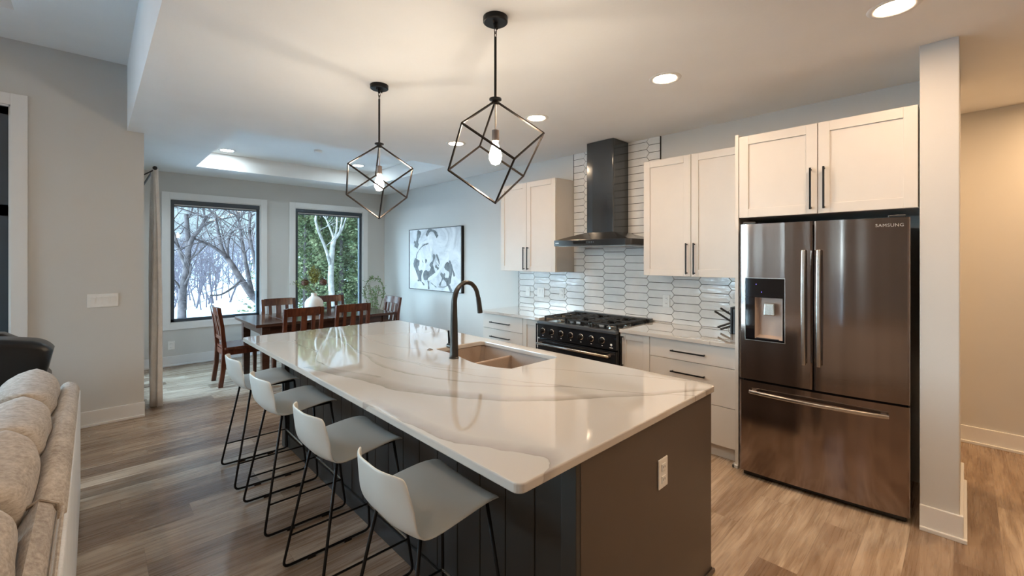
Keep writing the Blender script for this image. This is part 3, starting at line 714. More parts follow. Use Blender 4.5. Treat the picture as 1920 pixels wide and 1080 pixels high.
# backsplash of picket tiles
bs = thing('tile_backsplash', 'white elongated hexagon tile backsplash with dark grout behind the range', 'backsplash', (4.052, 2.63, ZC))
mesh_obj('grout_bed', MB().box(4.0525, XW-.0005, 1.172, 4.08, ZC+.001, 1.369).box(4.0525, XW-.0005, 2.093, 3.169, 1.369, H-.001), M['grout'], bs)
def clip(poly, ax, val, keep_less):
    out = []
    for i in range(len(poly)):
        a, b = poly[i], poly[(i+1) % len(poly)]; ia = (a[ax] <= val) == keep_less; ib = (b[ax] <= val) == keep_less
        if ia: out.append(a)
        if ia != ib:
            t_ = (val-a[ax])/(b[ax]-a[ax]); out.append((a[0]+(b[0]-a[0])*t_, a[1]+(b[1]-a[1])*t_))
    return out
tl = MB(); PY, PZ, TH, g_ = .2632, .0768, .029, .0022
for ci in range(-4, 10):
    yl = 3.030+PY-ci*PY+0.0            # left tip (largest Y) of this column
    for ri in range(-12, 18):
        zc = 1.595-PZ/2*(ci % 2 == 0)+PZ*ri
        L_ = PY+TH; yr = yl-L_; h_ = PZ/2-g_; a_ = TH
        hexp = [(yl-g_*1.2, zc), (yl-a_, zc+h_), (yr+a_, zc+h_), (yr+g_*1.2, zc), (yr+a_, zc-h_), (yl-a_, zc-h_)]
        reg = (1.173, 4.079, ZC+.001, 1.9) if zc-h_ < 1.37 else (2.095, 3.168, 1.0, H-.001)
        if zc-h_ >= 1.30 and zc-h_ < 1.37: reg = (1.173, 4.079, ZC+.001, 1.3695) if not (reg[0] < 0) else reg
        regs = [reg]
        if zc-h_ < 1.3695 < zc+h_: regs = [(1.173, 2.094, ZC, 1.3685), (3.170, 4.079, ZC, 1.3685), (2.095, 3.168, ZC, H)]
        for (ra, rb, rc, rd) in regs:
            p = clip(clip(clip(clip(hexp, 0, rb, True), 0, ra, False), 1, rd, True), 1, rc, False)
            q = []
            for w in p:
                if not q or (abs(w[0]-q[-1][0])+abs(w[1]-q[-1][1])) > 2e-4: q.append(w)
            if len(q) > 2 and (abs(q[0][0]-q[-1][0])+abs(q[0][1]-q[-1][1])) < 2e-4: q.pop()
            if len(q) < 3: continue
            area = abs(sum(q[i][0]*q[(i+1) % len(q)][1]-q[(i+1) % len(q)][0]*q[i][1] for i in range(len(q))))/2
            if area < 5e-5: continue
            cy = sum(w[0] for w in q)/len(q); cz = sum(w[1] for w in q)/len(q); ta, tb = rnd.uniform(-.012, .012), rnd.uniform(-.006, .006)
            n = len(q)
            front = [(4.0465+ta*(w[1]-cz)+tb*(w[0]-cy), cy+(w[0]-cy)*.985, cz+(w[1]-cz)*.96) for w in q]
            mid = [(4.0485, w[0], w[1]) for w in q]; back = [(4.0525, w[0], w[1]) for w in q]
            tl.add(front+mid+back, [tuple(range(n))]+[(i, (i+1) % n, n+(i+1) % n, n+i) for i in range(n)]+[(n+i, n+(i+1) % n, 2*n+(i+1) % n, 2*n+i) for i in range(n)])
mesh_obj('picket_tiles', tl, M['tile'], bs)
mesh_obj('edge_strip', MB().box(4.044, XW-.0005, 2.088, 2.0945, 2.431, H-.001).box(4.044, XW-.0005, 3.1685, 3.1715, 2.431, H-.001).box(4.044, XW-.0005, 4.079, 4.083, ZC, 1.369), M['black'], bs)

# ------------------------------------------------------------------ range
R0, R1 = 2.165, 3.122; RX = 3.375; RZ = .878
rg = thing('gas_range', 'black freestanding gas range with seven knobs and cast iron grates', 'range', (3.7, 2.64, 0))
mesh_obj('range_body', MB().box(RX+.03, 4.035, R0, R1, .08, RZ-.035), M['enamel'], rg, bevel=.003)
mesh_obj('cooktop', MB().box(RX+.04, 4.035, R0+.001, R1-.001, RZ-.035, RZ-.008), M['enamel'], rg, bevel=.004)
mesh_obj('front_trim', MB().box(RX-.012, RX+.045, R0, R1, RZ-.036, RZ-.004), M['rangetop'], rg, bevel=.006)
mesh_obj('control_panel', MB().box(RX-.002, RX+.03, R0, R1, .70, RZ-.036), M['enamel'], rg, bevel=.002)
for k in range(7):
    y = 3.045-.122*k; kb = mesh_obj('knob', MB().lathe([(.024, RX-.004), (.024, RX-.012), (.019, RX-.016), (.016, RX-.042), (.004, RX-.044)], (0, y, .775), 20, 'x'), M['enamel'], rg, smooth=False, bevel=.001)
    mesh_obj('knob_bezel', MB().lathe([(.029, RX), (.029, RX-.004), (.025, RX-.007), (.02, RX-.004)], (0, y, .775), 24, 'x'), M['steel'], kb)
    mesh_obj('knob_grip', MB().box(RX-.052, RX-.016, y-.005, y+.005, .755, .795), M['enamel'], kb, bevel=.002)
    mesh_obj('knob_marking', MB().box(RX-.003, RX-.0018, y-.006, y+.006, .722, .730), M['white'], rg)
mesh_obj('badge', MB().lathe([(.012, RX-.004), (.010, RX-.005), (.003, RX-.005)], (0, 2.215, .745), 10, 'x').box(RX-.004, RX-.002, 2.198, 2.232, .716, .721), M['white'], rg)
od = mesh_obj('oven_door', MB().box(RX+.0, RX+.03, R0+.004, R1-.004, .16, .685), M['enamel'], rg, bevel=.004)
mesh_obj('oven_window', MB().box(RX-.002, RX+.002, R0+.16, R1-.16, .28, .55), M['glassblk'], od)
mesh_obj('oven_handle', MB().tube([(RX-.05, R0+.05, .645), (RX-.05, R1-.03, .645)], .012, 14), M['steel'], od, smooth=True)
for y in (R0+.07, R1-.05): mesh_obj('handle_bracket', MB().tube([(RX-.05, y, .645), (RX, y, .645)], .014, 12), M['socket'], od)
mesh_obj('kick_drawer', MB().box(RX+.005, RX+.03, R0+.004, R1-.004, .085, .15), M['enamel'], rg, bevel=.003)
for x in (3.46, 3.98):
    for y in (R0+.06, R1-.06): mesh_obj('foot', MB().lathe([(.02, 0), (.02, .08)], (x, y, 0), 12), M['black'], rg)
mesh_obj('back_vent', MB().box(3.985, 4.035, R0, R1, RZ-.03, RZ+.048), M['rangetop'], rg, bevel=.003)
vs = MB()
for k in range(60): vs.box(3.982, 3.986, R0+.02+k*.0153, R0+.028+k*.0153, RZ+.010, RZ+.042)
mesh_obj('vent_slots', vs, M['glassblk'], rg)
def burner(x, y, r):
    b = mesh_obj('burner', MB().lathe([(r+.012, RZ-.008), (r+.012, RZ+.0), (r, RZ+.006), (r*.9, RZ+.012), (.005, RZ+.013)], (x, y, 0), 20), M['steel'], rg)
    mesh_obj('burner_cap', MB().lathe([(r*.8, RZ+.012), (r*.82, RZ+.018), (r*.6, RZ+.022), (.004, RZ+.022)], (x, y, 0), 20), M['iron'], b)
for x, y, r in ((3.56, 2.33, .04), (3.83, 2.33, .032), (3.56, 2.95, .036), (3.83, 2.95, .036), (3.69, 2.64, .052)): burner(x, y, r)
for k in range(3):
    ya = R0+.03+k*.299; yb = ya+.296-.01; zt = RZ+.043; w_ = .0065
    g2 = MB()
    xa, xb = RX+.06, 3.965
    for y in (ya+w_, yb-w_): g2.box(xa, xb, y-w_, y+w_, zt-.016, zt)
    for x in (xa+w_, (xa+xb)/2, xb-w_): g2.box(x-w_, x+w_, ya, yb, zt-.016, zt)
    for x in (xa, xb-.016, (xa+xb)/2-.008):
        for y in (ya, yb-.014): g2.box(x, x+.016, y, y+.014, RZ-.008, zt-.010)
    yc = (ya+yb)/2
    for xc in ((xa*3+xb)/4, (xa+3*xb)/4):
        for sg_ in (-1, 1):
            g2.box(xc-w_, xc+w_, yc+sg_*.045, (yb if sg_ > 0 else ya), zt-.014, zt)
            g2.box(xc+sg_*.045, xc+sg_*.135, yc-w_, yc+w_, zt-.014, zt)
            g2.box(xc+sg_*.06-w_, xc+sg_*.06+w_, ya, ya+.07, zt-.014, zt); g2.box(xc+sg_*.06-w_, xc+sg_*.06+w_, yb-.07, yb, zt-.014, zt)
    mesh_obj('grate', g2, M['iron'], rg, bevel=.002)

# ------------------------------------------------------------------ hood
hd = thing('range_hood', 'black stainless chimney range hood above the gas range', 'range hood', (3.8, 2.617, 1.655))
HX = 3.555; HY0, HY1 = 2.155, 3.078
mesh_obj('hood_rim', MB().prism([(4.045, HY0), (4.045, HY1), (HX+.045, HY1), (HX, HY1-.03), (HX, HY0+.03), (HX+.045, HY0)], 'z', 1.655, 1.716), M['hoodbar'], hd, bevel=.002)
mesh_obj('canopy', MB().hexa([(HX+.02, HY0+.012, 1.716), (4.045, HY0+.012, 1.716), (4.045, HY1-.012, 1.716), (HX+.02, HY1-.012, 1.716)],
        [(3.752, 2.437, 1.795), (4.045, 2.437, 1.795), (4.045, 2.79, 1.795), (3.752, 2.79, 1.795)]), M['hoodbar'], hd, bevel=.002)
ch = MB()
front = [(3.762-.0*0, 0)]
pf = [(4.045, 2.448), (3.775, 2.448), (3.765, 2.455), (3.762, 2.52), (3.762, 2.70), (3.765, 2.77), (3.775, 2.782), (4.045, 2.782)]
ch.prism(pf, 'z', 1.79, H-.002)
mesh_obj('chimney', ch, M['hood'], hd, bevel=.002)
cp = mesh_obj('control_display', MB().box(HX-.002, HX+.004, 2.635, 2.79, 1.675, 1.702), M['glassblk'], hd)
ib = MB()
for k in range(4): ib.box(HX-.003, HX-.0018, 2.53+.026*k, 2.545+.026*k, 1.682, 1.695)
mesh_obj('control_icons', ib, M['frameblk'], cp)
mesh_obj('badge', MB().box(HX-.003, HX+.004, 2.985, 3.03, 1.682, 1.690), M['letter'], hd)
mesh_obj('filter', MB().box(3.60, 4.02, HY0+.05, HY1-.05, 1.652, 1.656), M['steel'], hd)

# ------------------------------------------------------------------ refrigerator (local: x into the wall, y to the left, z up)
fr = thing('refrigerator', 'black stainless french door refrigerator with bottom freezer drawer', 'refrigerator', (3.36, .215, 0), .0702)
FWd = .897
mesh_obj('fridge_body', MB().box(.06, .66, .012, FWd-.012, .035, 1.745), M['enamel'], fr, local=True, bevel=.004)
mesh_obj('toe_grille', MB().box(.035, .10, .02, FWd-.02, .004, .05).box(.10, .6, .03, .07, 0, .04).box(.10, .6, FWd-.07, FWd-.03, 0, .04), M['blackpl'], fr, local=True, bevel=.004)
mesh_obj('foot', MB().lathe([(.018, 0), (.018, .03)], (.06, .1, 0), 10), M['steel'], fr, local=True); mesh_obj('foot', MB().lathe([(.018, 0), (.018, .03)], (.06, .8, 0), 10), M['steel'], fr, local=True)
def fx(y): u = (y-FWd/2)/(FWd/2); return -.016*(1-u*u)
def bowed(name, y0, y1, z0, z1, mat=M['fridge'], hole=None, edge=.008):
    n = 16; ys = [y0+(y1-y0)*k/n for k in range(n+1)]
    if hole: ys = sorted(set([round(y, 5) for y in ys if not (hole[0]-.005 < y < hole[1]+.005)]+[hole[0], hole[1]]))
    zs = [z0, z1] if not hole else [z0, hole[2], hole[3], z1]
    def dx(y):
        d = min(y-y0, y1-y); return fx(y)+(edge*(1-d/.012)**2 if d < .012 else 0)
    ys = sorted(set(ys+[y0+.004, y0+.012, y1-.004, y1-.012])); mb = MB(); idx = {}
    for i, y in enumerate(ys):
        for j, z in enumerate(zs): idx[(i, j)] = len(mb.v); mb.v.append((dx(y), y, z))
    for i in range(len(ys)-1):
        for j in range(len(zs)-1):
            if hole and ys[i] >= hole[0]-1e-6 and ys[i+1] <= hole[1]+1e-6 and j == 1: continue
            mb.f.append((idx[i, j], idx[i+1, j], idx[i+1, j+1], idx[i, j+1]))
    b0 = len(mb.v)
    for y, z in ((y0, z0), (y1, z0), (y1, z1), (y0, z1)): mb.v.append((.055, y, z))
    mb.f.append((b0, b0+1, b0+2, b0+3)); m = len(ys)-1; k = len(zs)-1
    mb.f.append(tuple([idx[i, 0] for i in range(m+1)])+(b0+1, b0)); mb.f.append(tuple([idx[i, k] for i in range(m+1)])+(b0+2, b0+3))
    mb.f.append(tuple(idx[0, j] for j in range(k+1))+(b0+3, b0)); mb.f.append(tuple(idx[m, j] for j in range(k+1))+(b0+2, b0+1))
    return mesh_obj(name, mb, mat, fr, local=True)
rd = bowed('right_door', .002, .457, .69, 1.768)
DHh = (.617, .852, .968, 1.393)
ld = bowed('left_door', .463, FWd-.002, .69, 1.768, hole=DHh)
fz = bowed('freezer_drawer', .002, FWd-.002, .045, .676)
mesh_obj('door_gasket', MB().box(.0555, .0595, .02, FWd-.02, .06, 1.75), M['blackpl'], fr, local=True)
# dispenser
xs = -.0135
dsf = MB()
dsf.box(xs-.004, xs+.03, DHh[0], DHh[1], 1.262, DHh[3]).box(xs-.004, xs+.03, DHh[1]-.058, DHh[1], DHh[2], 1.262).box(xs-.004, xs+.03, DHh[0], DHh[0]+.012, DHh[2], 1.262).box(xs-.004, xs+.03, DHh[0], DHh[1], DHh[2], DHh[2]+.014)
dp = mesh_obj('dispenser', dsf, M['glassblk'], ld, local=True, bevel=.002)
mesh_obj('dispenser_recess', MB().add([(xs, .629, .982), (xs, .794, .982), (xs, .629, 1.262), (xs, .794, 1.262), (.048, .645, 1.0), (.048, .78, 1.0), (.048, .645, 1.262), (.048, .78, 1.262)],
        [(4, 5, 7, 6), (0, 1, 5, 4), (0, 4, 6, 2), (1, 3, 7, 5), (2, 6, 7, 3)]), M['floorreflect'], dp, local=True)
mesh_obj('dispenser_paddle', MB().hexa([(-.002, .675, 1.14), (-.002, .745, 1.14), (.03, .745, 1.14), (.03, .675, 1.14)], [(.0, .68, 1.225), (.0, .74, 1.225), (.03, .74, 1.225), (.03, .68, 1.225)]), M['steel'], dp, local=True, bevel=.006)
mesh_obj('dispenser_tray', MB().box(xs-.002, .04, .65, .785, .980, .986), M['blackpl'], dp, local=True)
mesh_obj('dispenser_rim', MB().box(xs-.005, xs+.003, DHh[0]-.004, DHh[0], DHh[2]-.004, DHh[3]+.004).box(xs-.005, xs+.003, DHh[1], DHh[1]+.004, DHh[2]-.004, DHh[3]+.004).box(xs-.005, xs+.003, DHh[0], DHh[1], DHh[3], DHh[3]+.004).box(xs-.005, xs+.003, DHh[0], DHh[1], DHh[2]-.004, DHh[2]), M['steel'], dp, local=True)
mesh_obj('indicator_light', MB().lathe([(.0025, xs-.0035), (.0025, xs-.006), (.001, xs-.006)], (0, .785, 1.352), 10, 'x').lathe([(.003, xs-.0035), (.003, xs-.006), (.001, xs-.006)], (0, .752, 1.30), 12, 'x'), M['led'], dp, local=True)
def vhandle(parent, y, z0, z1):
    pts = []; n = 16
    for k in range(n+1):
        t_ = k/n; z = z0+(z1-z0)*t_; b_ = 4*t_*(1-t_); pts.append((fx(y)-.035-.022*b_, y, z))
    mb = MB(); N_ = len(pts)
    for p in pts:
        for dx_, dy in ((-.009, -.010), (-.009, .010), (.009, .013), (.009, -.013)): mb.v.append((p[0]+dx_, p[1]+dy, p[2]))
    for i in range(N_-1):
        for k in range(4): mb.f.append((i*4+k, i*4+(k+1) % 4, i*4+4+(k+1) % 4, i*4+4+k))
    mb.f += [(0, 1, 2, 3), tuple((N_-1)*4+k for k in range(4))]
    h = mesh_obj('handle', mb, M['steel'], parent, local=True, bevel=.004)
    mesh_obj('handle_mount', MB().box(fx(y)-.04, fx(y)+.002, y-.009, y+.009, z0+.01, z0+.035).box(fx(y)-.04, fx(y)+.002, y-.009, y+.009, z1-.035, z1-.01), M['steel'], h, local=True)
vhandle(ld, .507, .848, 1.585); vhandle(rd, .427, .848, 1.585)
mb = MB(); n = 20; N_ = n+1
for k in range(n+1):
    t_ = k/n; y = .092+(.825-.092)*t_; b_ = 4*t_*(1-t_); x = fx(y)-.034-.024*b_
    for dx_, dz in ((-.009, -.010), (-.009, .010), (.009, .013), (.009, -.013)): mb.v.append((x+dx_, y, .612+dz))
for i in range(n):
    for k in range(4): mb.f.append((i*4+k, i*4+(k+1) % 4, i*4+4+(k+1) % 4, i*4+4+k))
mb.f += [(0, 1, 2, 3), tuple(n*4+k for k in range(4))]
fh = mesh_obj('handle', mb, M['steel'], fz, local=True, bevel=.004)
mesh_obj('handle_mount', MB().box(fx(.12)-.036, fx(.12)+.002, .105, .13, .603, .621).box(fx(.8)-.036, fx(.8)+.002, .787, .812, .603, .621), M['steel'], fh, local=True)
mesh_obj('brand_lettering', text_mb('SAMSUNG', .026, .0006, lambda c_: (fx(.092-c_.x)-.0012-c_.z, .092-c_.x, 1.716+c_.y)), M['letter'], rd, local=True)
mesh_obj('hinge_cover', MB().box(.02, .10, .02, .10, 1.768, 1.785).box(.02, .10, FWd-.10, FWd-.02, 1.768, 1.785), M['blackpl'], fr, local=True, bevel=.003)

# ------------------------------------------------------------------ knives by the end panel
kh = thing('knife_block', 'black knife block on the worktop in the corner beside the white end panel', 'knife block', (3.90, 1.31, ZC))
mesh_obj('block_body', MB().prism([(1.26, ZC), (1.352, ZC), (1.352, ZC+.21), (1.30, ZC+.20), (1.26, ZC+.16)], 'x', 3.86, 3.95), M['blackpl'], kh, bevel=.004)
mesh_obj('block_face', MB().box(3.85, 3.96, 1.352, 1.366, ZC, ZC+.225), M['blackpl'], kh, bevel=.003)
for (x, z0, z1, ln, lab) in ((3.935, 1.035, 1.095, .10, 'black knife handle pointing up and left, topmost of four at the knife block'),
                             (3.875, .998, 1.072, .125, 'black knife handle pointing up and left, second from the top at the knife block'),
                             (3.875, .985, .940, .10, 'black knife handle pointing down and left, third from the top at the knife block'),
                             (3.935, .960, .915, .10, 'lowest black knife handle at the knife block, just over the worktop')):
    p0 = Vector((x, 1.368, z0)); p1 = Vector((x-.015, 1.368+ln, z1)); d_ = (p1-p0).normalized(); kt = thing('knife', lab, 'knife', tuple(p0), group='knives in the black block')
    mesh_obj('knife_handle', MB().tube([p0, p1], [.0085, .0095], 8), M['blackpl'], kt, bevel=.001)
    mesh_obj('pommel', MB().tube([p1, p1+d_*.004], .0088, 8), M['rangetop'], kt)

# ------------------------------------------------------------------ bar stools
def make_stool():
    t = thing('bar_stool', 'stool', 'bar stool')
    # shell: local +x toward the island. profile in (x, z), half width w
    prof = [(.205, .648, .195), (.19, .660, .205), (.14, .668, .214), (.06, .660, .22), (-.03, .648, .222), (-.10, .641, .222), (-.145, .648, .220), (-.172, .668, .216), (-.187, .70, .210), (-.196, .74, .200), (-.204, .79, .186), (-.210, .838, .172), (-.212, .850, .160)]
    n = len(prof); nv = 12; mb = MB()
    def pt(i, v):
        x, z, w = prof[i]; a = 2*v-1
        # outer edges curl: up for the seat, forward for the back
        c_ = max(0, abs(a)-.35)/.65
        k = min(1, max(0, (i-4)/5))
        return Vector((x+.050*c_**1.6*k*(1 if i < 12 else .9), a*w, z+.010*c_**2*(1-k)+(.0 if i < 10 else -.012*c_**2)))
    th_ = .009
    P0 = [[pt(i, v/nv) for v in range(nv+1)] for i in range(n)]
    Nn = [[None]*(nv+1) for _ in range(n)]
    for i in range(n):
        for v in range(nv+1):
            a = P0[min(i+1, n-1)][v]-P0[max(i-1, 0)][v]; b = P0[i][min(v+1, nv)]-P0[i][max(v-1, 0)]
            Nn[i][v] = a.cross(b).normalized()
    for lay in (0, 1):
        for i in range(n):
            for v in range(nv+1): mb.v.append(tuple(P0[i][v]+Nn[i][v]*th_*lay))
    W_ = nv+1; K = n*W_
    for i in range(n-1):
        for v in range(nv):
            a = i*W_+v; mb.f.append((a, a+1, a+W_+1, a+W_)); mb.f.append((K+a, K+a+W_, K+a+W_+1, K+a+1))
    for i in range(n-1):
        for v in (0, nv):
            a = i*W_+v; mb.f.append((a, a+W_, K+a+W_, K+a))
    for v in range(nv):
        for i in (0, n-1):
            a = i*W_+v; mb.f.append((a, a+1, K+a+1, K+a))
    mesh_obj('seat_shell', mb, M['shell'], t, local=True, smooth=True, subd=1)
    r = .0068; zf = .012
    for s_ in (-1, 1):
        yb, yt = s_*.232, s_*.150
        loop = fillet([(-.10, yt, .640), (-.215, yb, zf), (.235, yb, zf), (.175, yt, .640)], .035)
        mesh_obj('sled_frame', MB().tube(loop, r, 8), M['black'], t, local=True, smooth=True)
        k_ = .25; xk = -.215+(.115)*k_; yk = yb+(yt-yb)*k_; zk = zf+.628*k_
        xj = .235-.06*k_
        mesh_obj('side_stretcher', MB().tube([(xk, yk, zk), (xj, yk, zk)], .005, 8), M['black'], t, local=True)
        for xg in (-.10, .09): mesh_obj('floor_glide', MB().box(xg, xg+.04, yb-.008, yb+.008, 0, .014), M['blackpl'], t, local=True)
    mesh_obj('footrest', MB().tube([(.218, -.211, .17), (.218, .211, .17)], .006, 8), M['steel'], t, local=True)
    mesh_obj('seat_support', MB().tube(fillet([(-.10, -.150, .638), (-.10, 0, .630), (-.10, .150, .638)], .03), r, 8).tube([(.175, -.150, .638), (.175, .150, .638)], r, 8).tube([(-.10, -.15, .638), (.175, -.15, .640)], r, 8).tube([(-.10, .15, .638), (.175, .15, .640)], r, 8), M['black'], t, local=True, smooth=True)
    return t
st0 = make_stool()
for i, (x, y, rz, lab) in enumerate(((.88, 1.385, -.03, 'light grey shell bar stool nearest the camera at the near corner of the island'),
                       (.885, 2.09, .0, 'light grey shell bar stool second from the camera, with the nearest stool in front'),
                       (.885, 2.875, .0, 'light grey shell bar stool third from the camera along the island'),
                       (.885, 3.545, -.02, 'light grey shell bar stool farthest along the island, next to the wooden dining chair'))):
    s_ = st0 if i == 0 else copy_tree(st0)
    s_.location = (x, y, 0); s_.rotation_euler = (0, 0, rz); s_['label'] = lab; s_['group'] = 'grey shell bar stools along the island'

# ------------------------------------------------------------------ dining set
def make_chair():
    t = thing('dining_chair', 'chair', 'dining chair')      # faces +x, back at x=-.22
    w = .225; W_ = M['chairwood']
    def post(s_):
        y = s_*(w-.02); pts = [(-.245, 0), (-.215, .22), (-.205, .45), (-.225, .70), (-.262, .94)]
        mb = MB(); h = .021
        for (x, z) in pts:
            tk = .024 if z < .5 else .02
            for dx, dy in ((-tk, -h), (tk, -h), (tk, h), (-tk, h)): mb.v.append((x+dx, y+dy, z))
        for i in range(len(pts)-1):
            for k in range(4): mb.f.append((i*4+k, i*4+(k+1) % 4, i*4+4+(k+1) % 4, i*4+4+k))
        mb.f += [(3, 2, 1, 0), tuple(len(pts)*4-4+k for k in range(4))]
        return mb
    for s_ in (-1, 1): mesh_obj('rear_leg', post(s_), W_, t, local=True, bevel=.003)
    for s_ in (-1, 1): mesh_obj('front_leg', MB().hexa([(.19, s_*.195-.018, 0), (.226, s_*.195-.018, 0), (.226, s_*.195+.018, 0), (.19, s_*.195+.018, 0)], [(.185, s_*.195-.023, .43), (.231, s_*.195-.023, .43), (.231, s_*.195+.023, .43), (.185, s_*.195+.023, .43)]), W_, t, local=True, bevel=.003)
    mesh_obj('seat', MB().prism(rrect(-.21, .245, -.235, .235, .02), 'z', .435, .468), W_, t, local=True, bevel=.008)
    mesh_obj('apron', MB().box(.195, .215, -.18, .18, .37, .435).box(-.19, .20, -.205, -.187, .37, .435).box(-.19, .20, .187, .205, .37, .435).box(-.215, -.195, -.18, .18, .37, .435), W_, t, local=True)
    tr = MB()
    def fn(u, v):
        a = 2*v-1; return a
    n = 10; pts = []
    for k in range(n+1):
        a = 2*k/n-1; y = a*.186; bx = -.022*(1-a*a)
        for dx, z in ((-.012, .845), (.012, .845), (.006, .945), (-.018, .945)): tr.v.append((-.252+bx+dx-(z-.845)*.14+.01, y, z-.006*(1-a*a)*0))
    for i in range(n):
        for k in range(4): tr.f.append((i*4+k, i*4+(k+1) % 4, i*4+4+(k+1) % 4, i*4+4+k))
    tr.f += [(3, 2, 1, 0), tuple(n*4+k for k in range(4))]
    mesh_obj('top_rail', tr, W_, t, local=True, bevel=.003)
    mesh_obj('lower_rail', MB().box(-.226, -.206, -.186, .186, .545, .59), W_, t, local=True, bevel=.003)
    for y, ww in ((-.11, .022), (0, .034), (.11, .022)):
        bx = -.02*(1-(y/.186)**2)
        mesh_obj('back_slat', MB().hexa([(-.222, y-ww, .585), (-.210, y-ww, .585), (-.210, y+ww, .585), (-.222, y+ww, .585)], [(-.250+bx, y-ww, .85), (-.238+bx, y-ww, .85), (-.238+bx, y+ww, .85), (-.250+bx, y+ww, .85)]), W_, t, local=True, bevel=.002)
    return t
c0 = make_chair()
gc = 'dark wooden dining chairs round the table'
for i, (x, y, rz, lab) in enumerate(((1.325, 6.29, .0, 'dark wooden dining chair at the left head of the table, seen from the side'),
        (1.80, 5.68, PI/2, 'dark wooden dining chair on the near side of the table, before the vase'),
        (2.40, 5.68, PI/2, 'dark wooden dining chair on the near side, between vase and painting'),
        (1.93, 6.62, -PI/2, 'dark wooden dining chair on the window side of the table, between the two windows'),
        (2.65, 6.62, -PI/2, 'dark wooden dining chair on the window side of the table, right behind the vase'),
        (3.04, 6.05, PI, 'dark wooden dining chair at the right head of the table by the corner plant'))):
    s_ = c0 if i == 0 else copy_tree(c0)
    s_.location = (x, y, 0); s_.rotation_euler = (0, 0, rz); s_['label'] = lab; s_['group'] = gc
dt = thing('dining_table', 'long dark wood dining table with glossy leaves below the windows', 'dining table', (2.22, 6.13, 0))
for k, (a, b) in enumerate(((1.34, 1.70), (1.70, 2.22), (2.22, 2.74), (2.74, 3.10))):
    mesh_obj('table_leaf', MB().box(a+.0008, b-.0008, 5.62, 6.66, .725, .76), M['tablewood'], dt, bevel=.003)
mesh_obj('apron', MB().box(1.44, 3.0, 5.70, 5.725, .63, .725).box(1.44, 3.0, 6.59, 6.61, .63, .725).box(1.42, 1.445, 5.70, 6.61, .63, .725).box(2.995, 3.02, 5.70, 6.61, .63, .725), M['tablewood'], dt, bevel=.002)
for x in (1.46, 2.98):
    for y in (5.72, 6.60):
        mesh_obj('leg', MB().hexa([(x-.035, y-.035, 0), (x+.035, y-.035, 0), (x+.035, y+.035, 0), (x-.035, y+.035, 0)], [(x-.045, y-.045, .725), (x+.045, y-.045, .725), (x+.045, y+.045, .725), (x-.045, y+.045, .725)]), M['tablewood'], dt, bevel=.004)
# vase with dried flowers
vx, vy = 2.17, 6.15
vz = thing('vase', 'white bottle-shaped vase of dried flowers on the dining table', 'vase', (vx, vy, .76))
mesh_obj('vase_body', MB().lathe([(.085, 0), (.105, .01), (.116, .06), (.118, .13), (.113, .175), (.09, .212), (.058, .236), (.038, .25), (.034, .275), (.038, .292), (.033, .292), (.028, .27)], (0,0,0), 32), M['vase'], vz, local=True, smooth=True)
bq = thing('flower_bouquet', 'olive and brown dried flowers standing in the white vase', 'flowers', (vx, vy, 1.02))
hv = Vector((math.cos(YAW), -math.sin(YAW), 0))
stm = MB(); heads = []
for dx, dy, dz in ((-.115, .02, .16), (.125, .0, .17), (.17, .12, .25)):
    p = Vector((vx, vy, 1.03)); q = p+hv*dx+Vector((0, dy, dz)); stm.tube(spline([p-Vector((0,0,.15)), p+Vector((0,0,.02)), p+(q-p)*.6, q], 4), .003, 5)
    if dx < .15: heads.append(q)
for q in heads:
    hb = MB()
    for k in range(260):
        d_ = Vector((rnd.gauss(0, 1), rnd.gauss(0, 1), rnd.gauss(0, 1))).normalized(); a_ = d_.orthogonal().normalized()*.004; e_ = q+d_*rnd.uniform(.045, .058)
        hb.add([q+d_*.03-a_, q+d_*.03+a_, e_+a_*.6, e_-a_*.6], [(0, 1, 2, 3)])
    hb.ellipsoid(q, (.045, .045, .040), 10, 14); mesh_obj('flower_head', hb, M['brown'], bq)
def sprig(root, tip, nl, ll, mat, spread=.02):
    mb = MB(); sp = spline([root, root+(tip-root)*.5+Vector((rnd.uniform(-.01, .01), rnd.uniform(-.01, .01), .01)), tip], 5)
    stm.tube(sp, .0022, 4)
    for k in range(nl):
        c_ = root+(tip-root)*(.3+.7*rnd.random()); d_ = (Vector((rnd.gauss(0, 1), rnd.gauss(0, 1), rnd.gauss(0, .8)+.5))).normalized(); s1 = d_.orthogonal().normalized()*ll*.25
        p = c_+Vector((rnd.gauss(0, spread), rnd.gauss(0, spread), rnd.gauss(0, spread)))
        mb.add([p, p+d_*ll*.5+s1, p+d_*ll, p+d_*ll*.5-s1], [(0, 1, 2, 3)])
    return mb
for dx, dy, dz in ((-.02, 0, .40), (.03, .03, .38), (-.05, .03, .33), (.07, .01, .30), (0, .05, .36), (.01, -.05, .34)):
    r0 = Vector((vx, vy, 1.05)); mesh_obj('flower_plume', sprig(r0+Vector((0,0,.07)), r0+hv*dx+Vector((0, dy, dz-.03)), 110, .024, M['olive'], .017), M['olive'], bq)
for dx, dz in ((-.20, .12), (-.29, .15), (-.15, .19)):
    r0 = Vector((vx, vy, 1.05)); mesh_obj('fern_spray', sprig(r0, r0+hv*dx+Vector((0, 0, dz)), 70, .022, M['green'], .018), M['green'], bq)
mesh_obj('flower_stems', stm, M['stem'], bq)
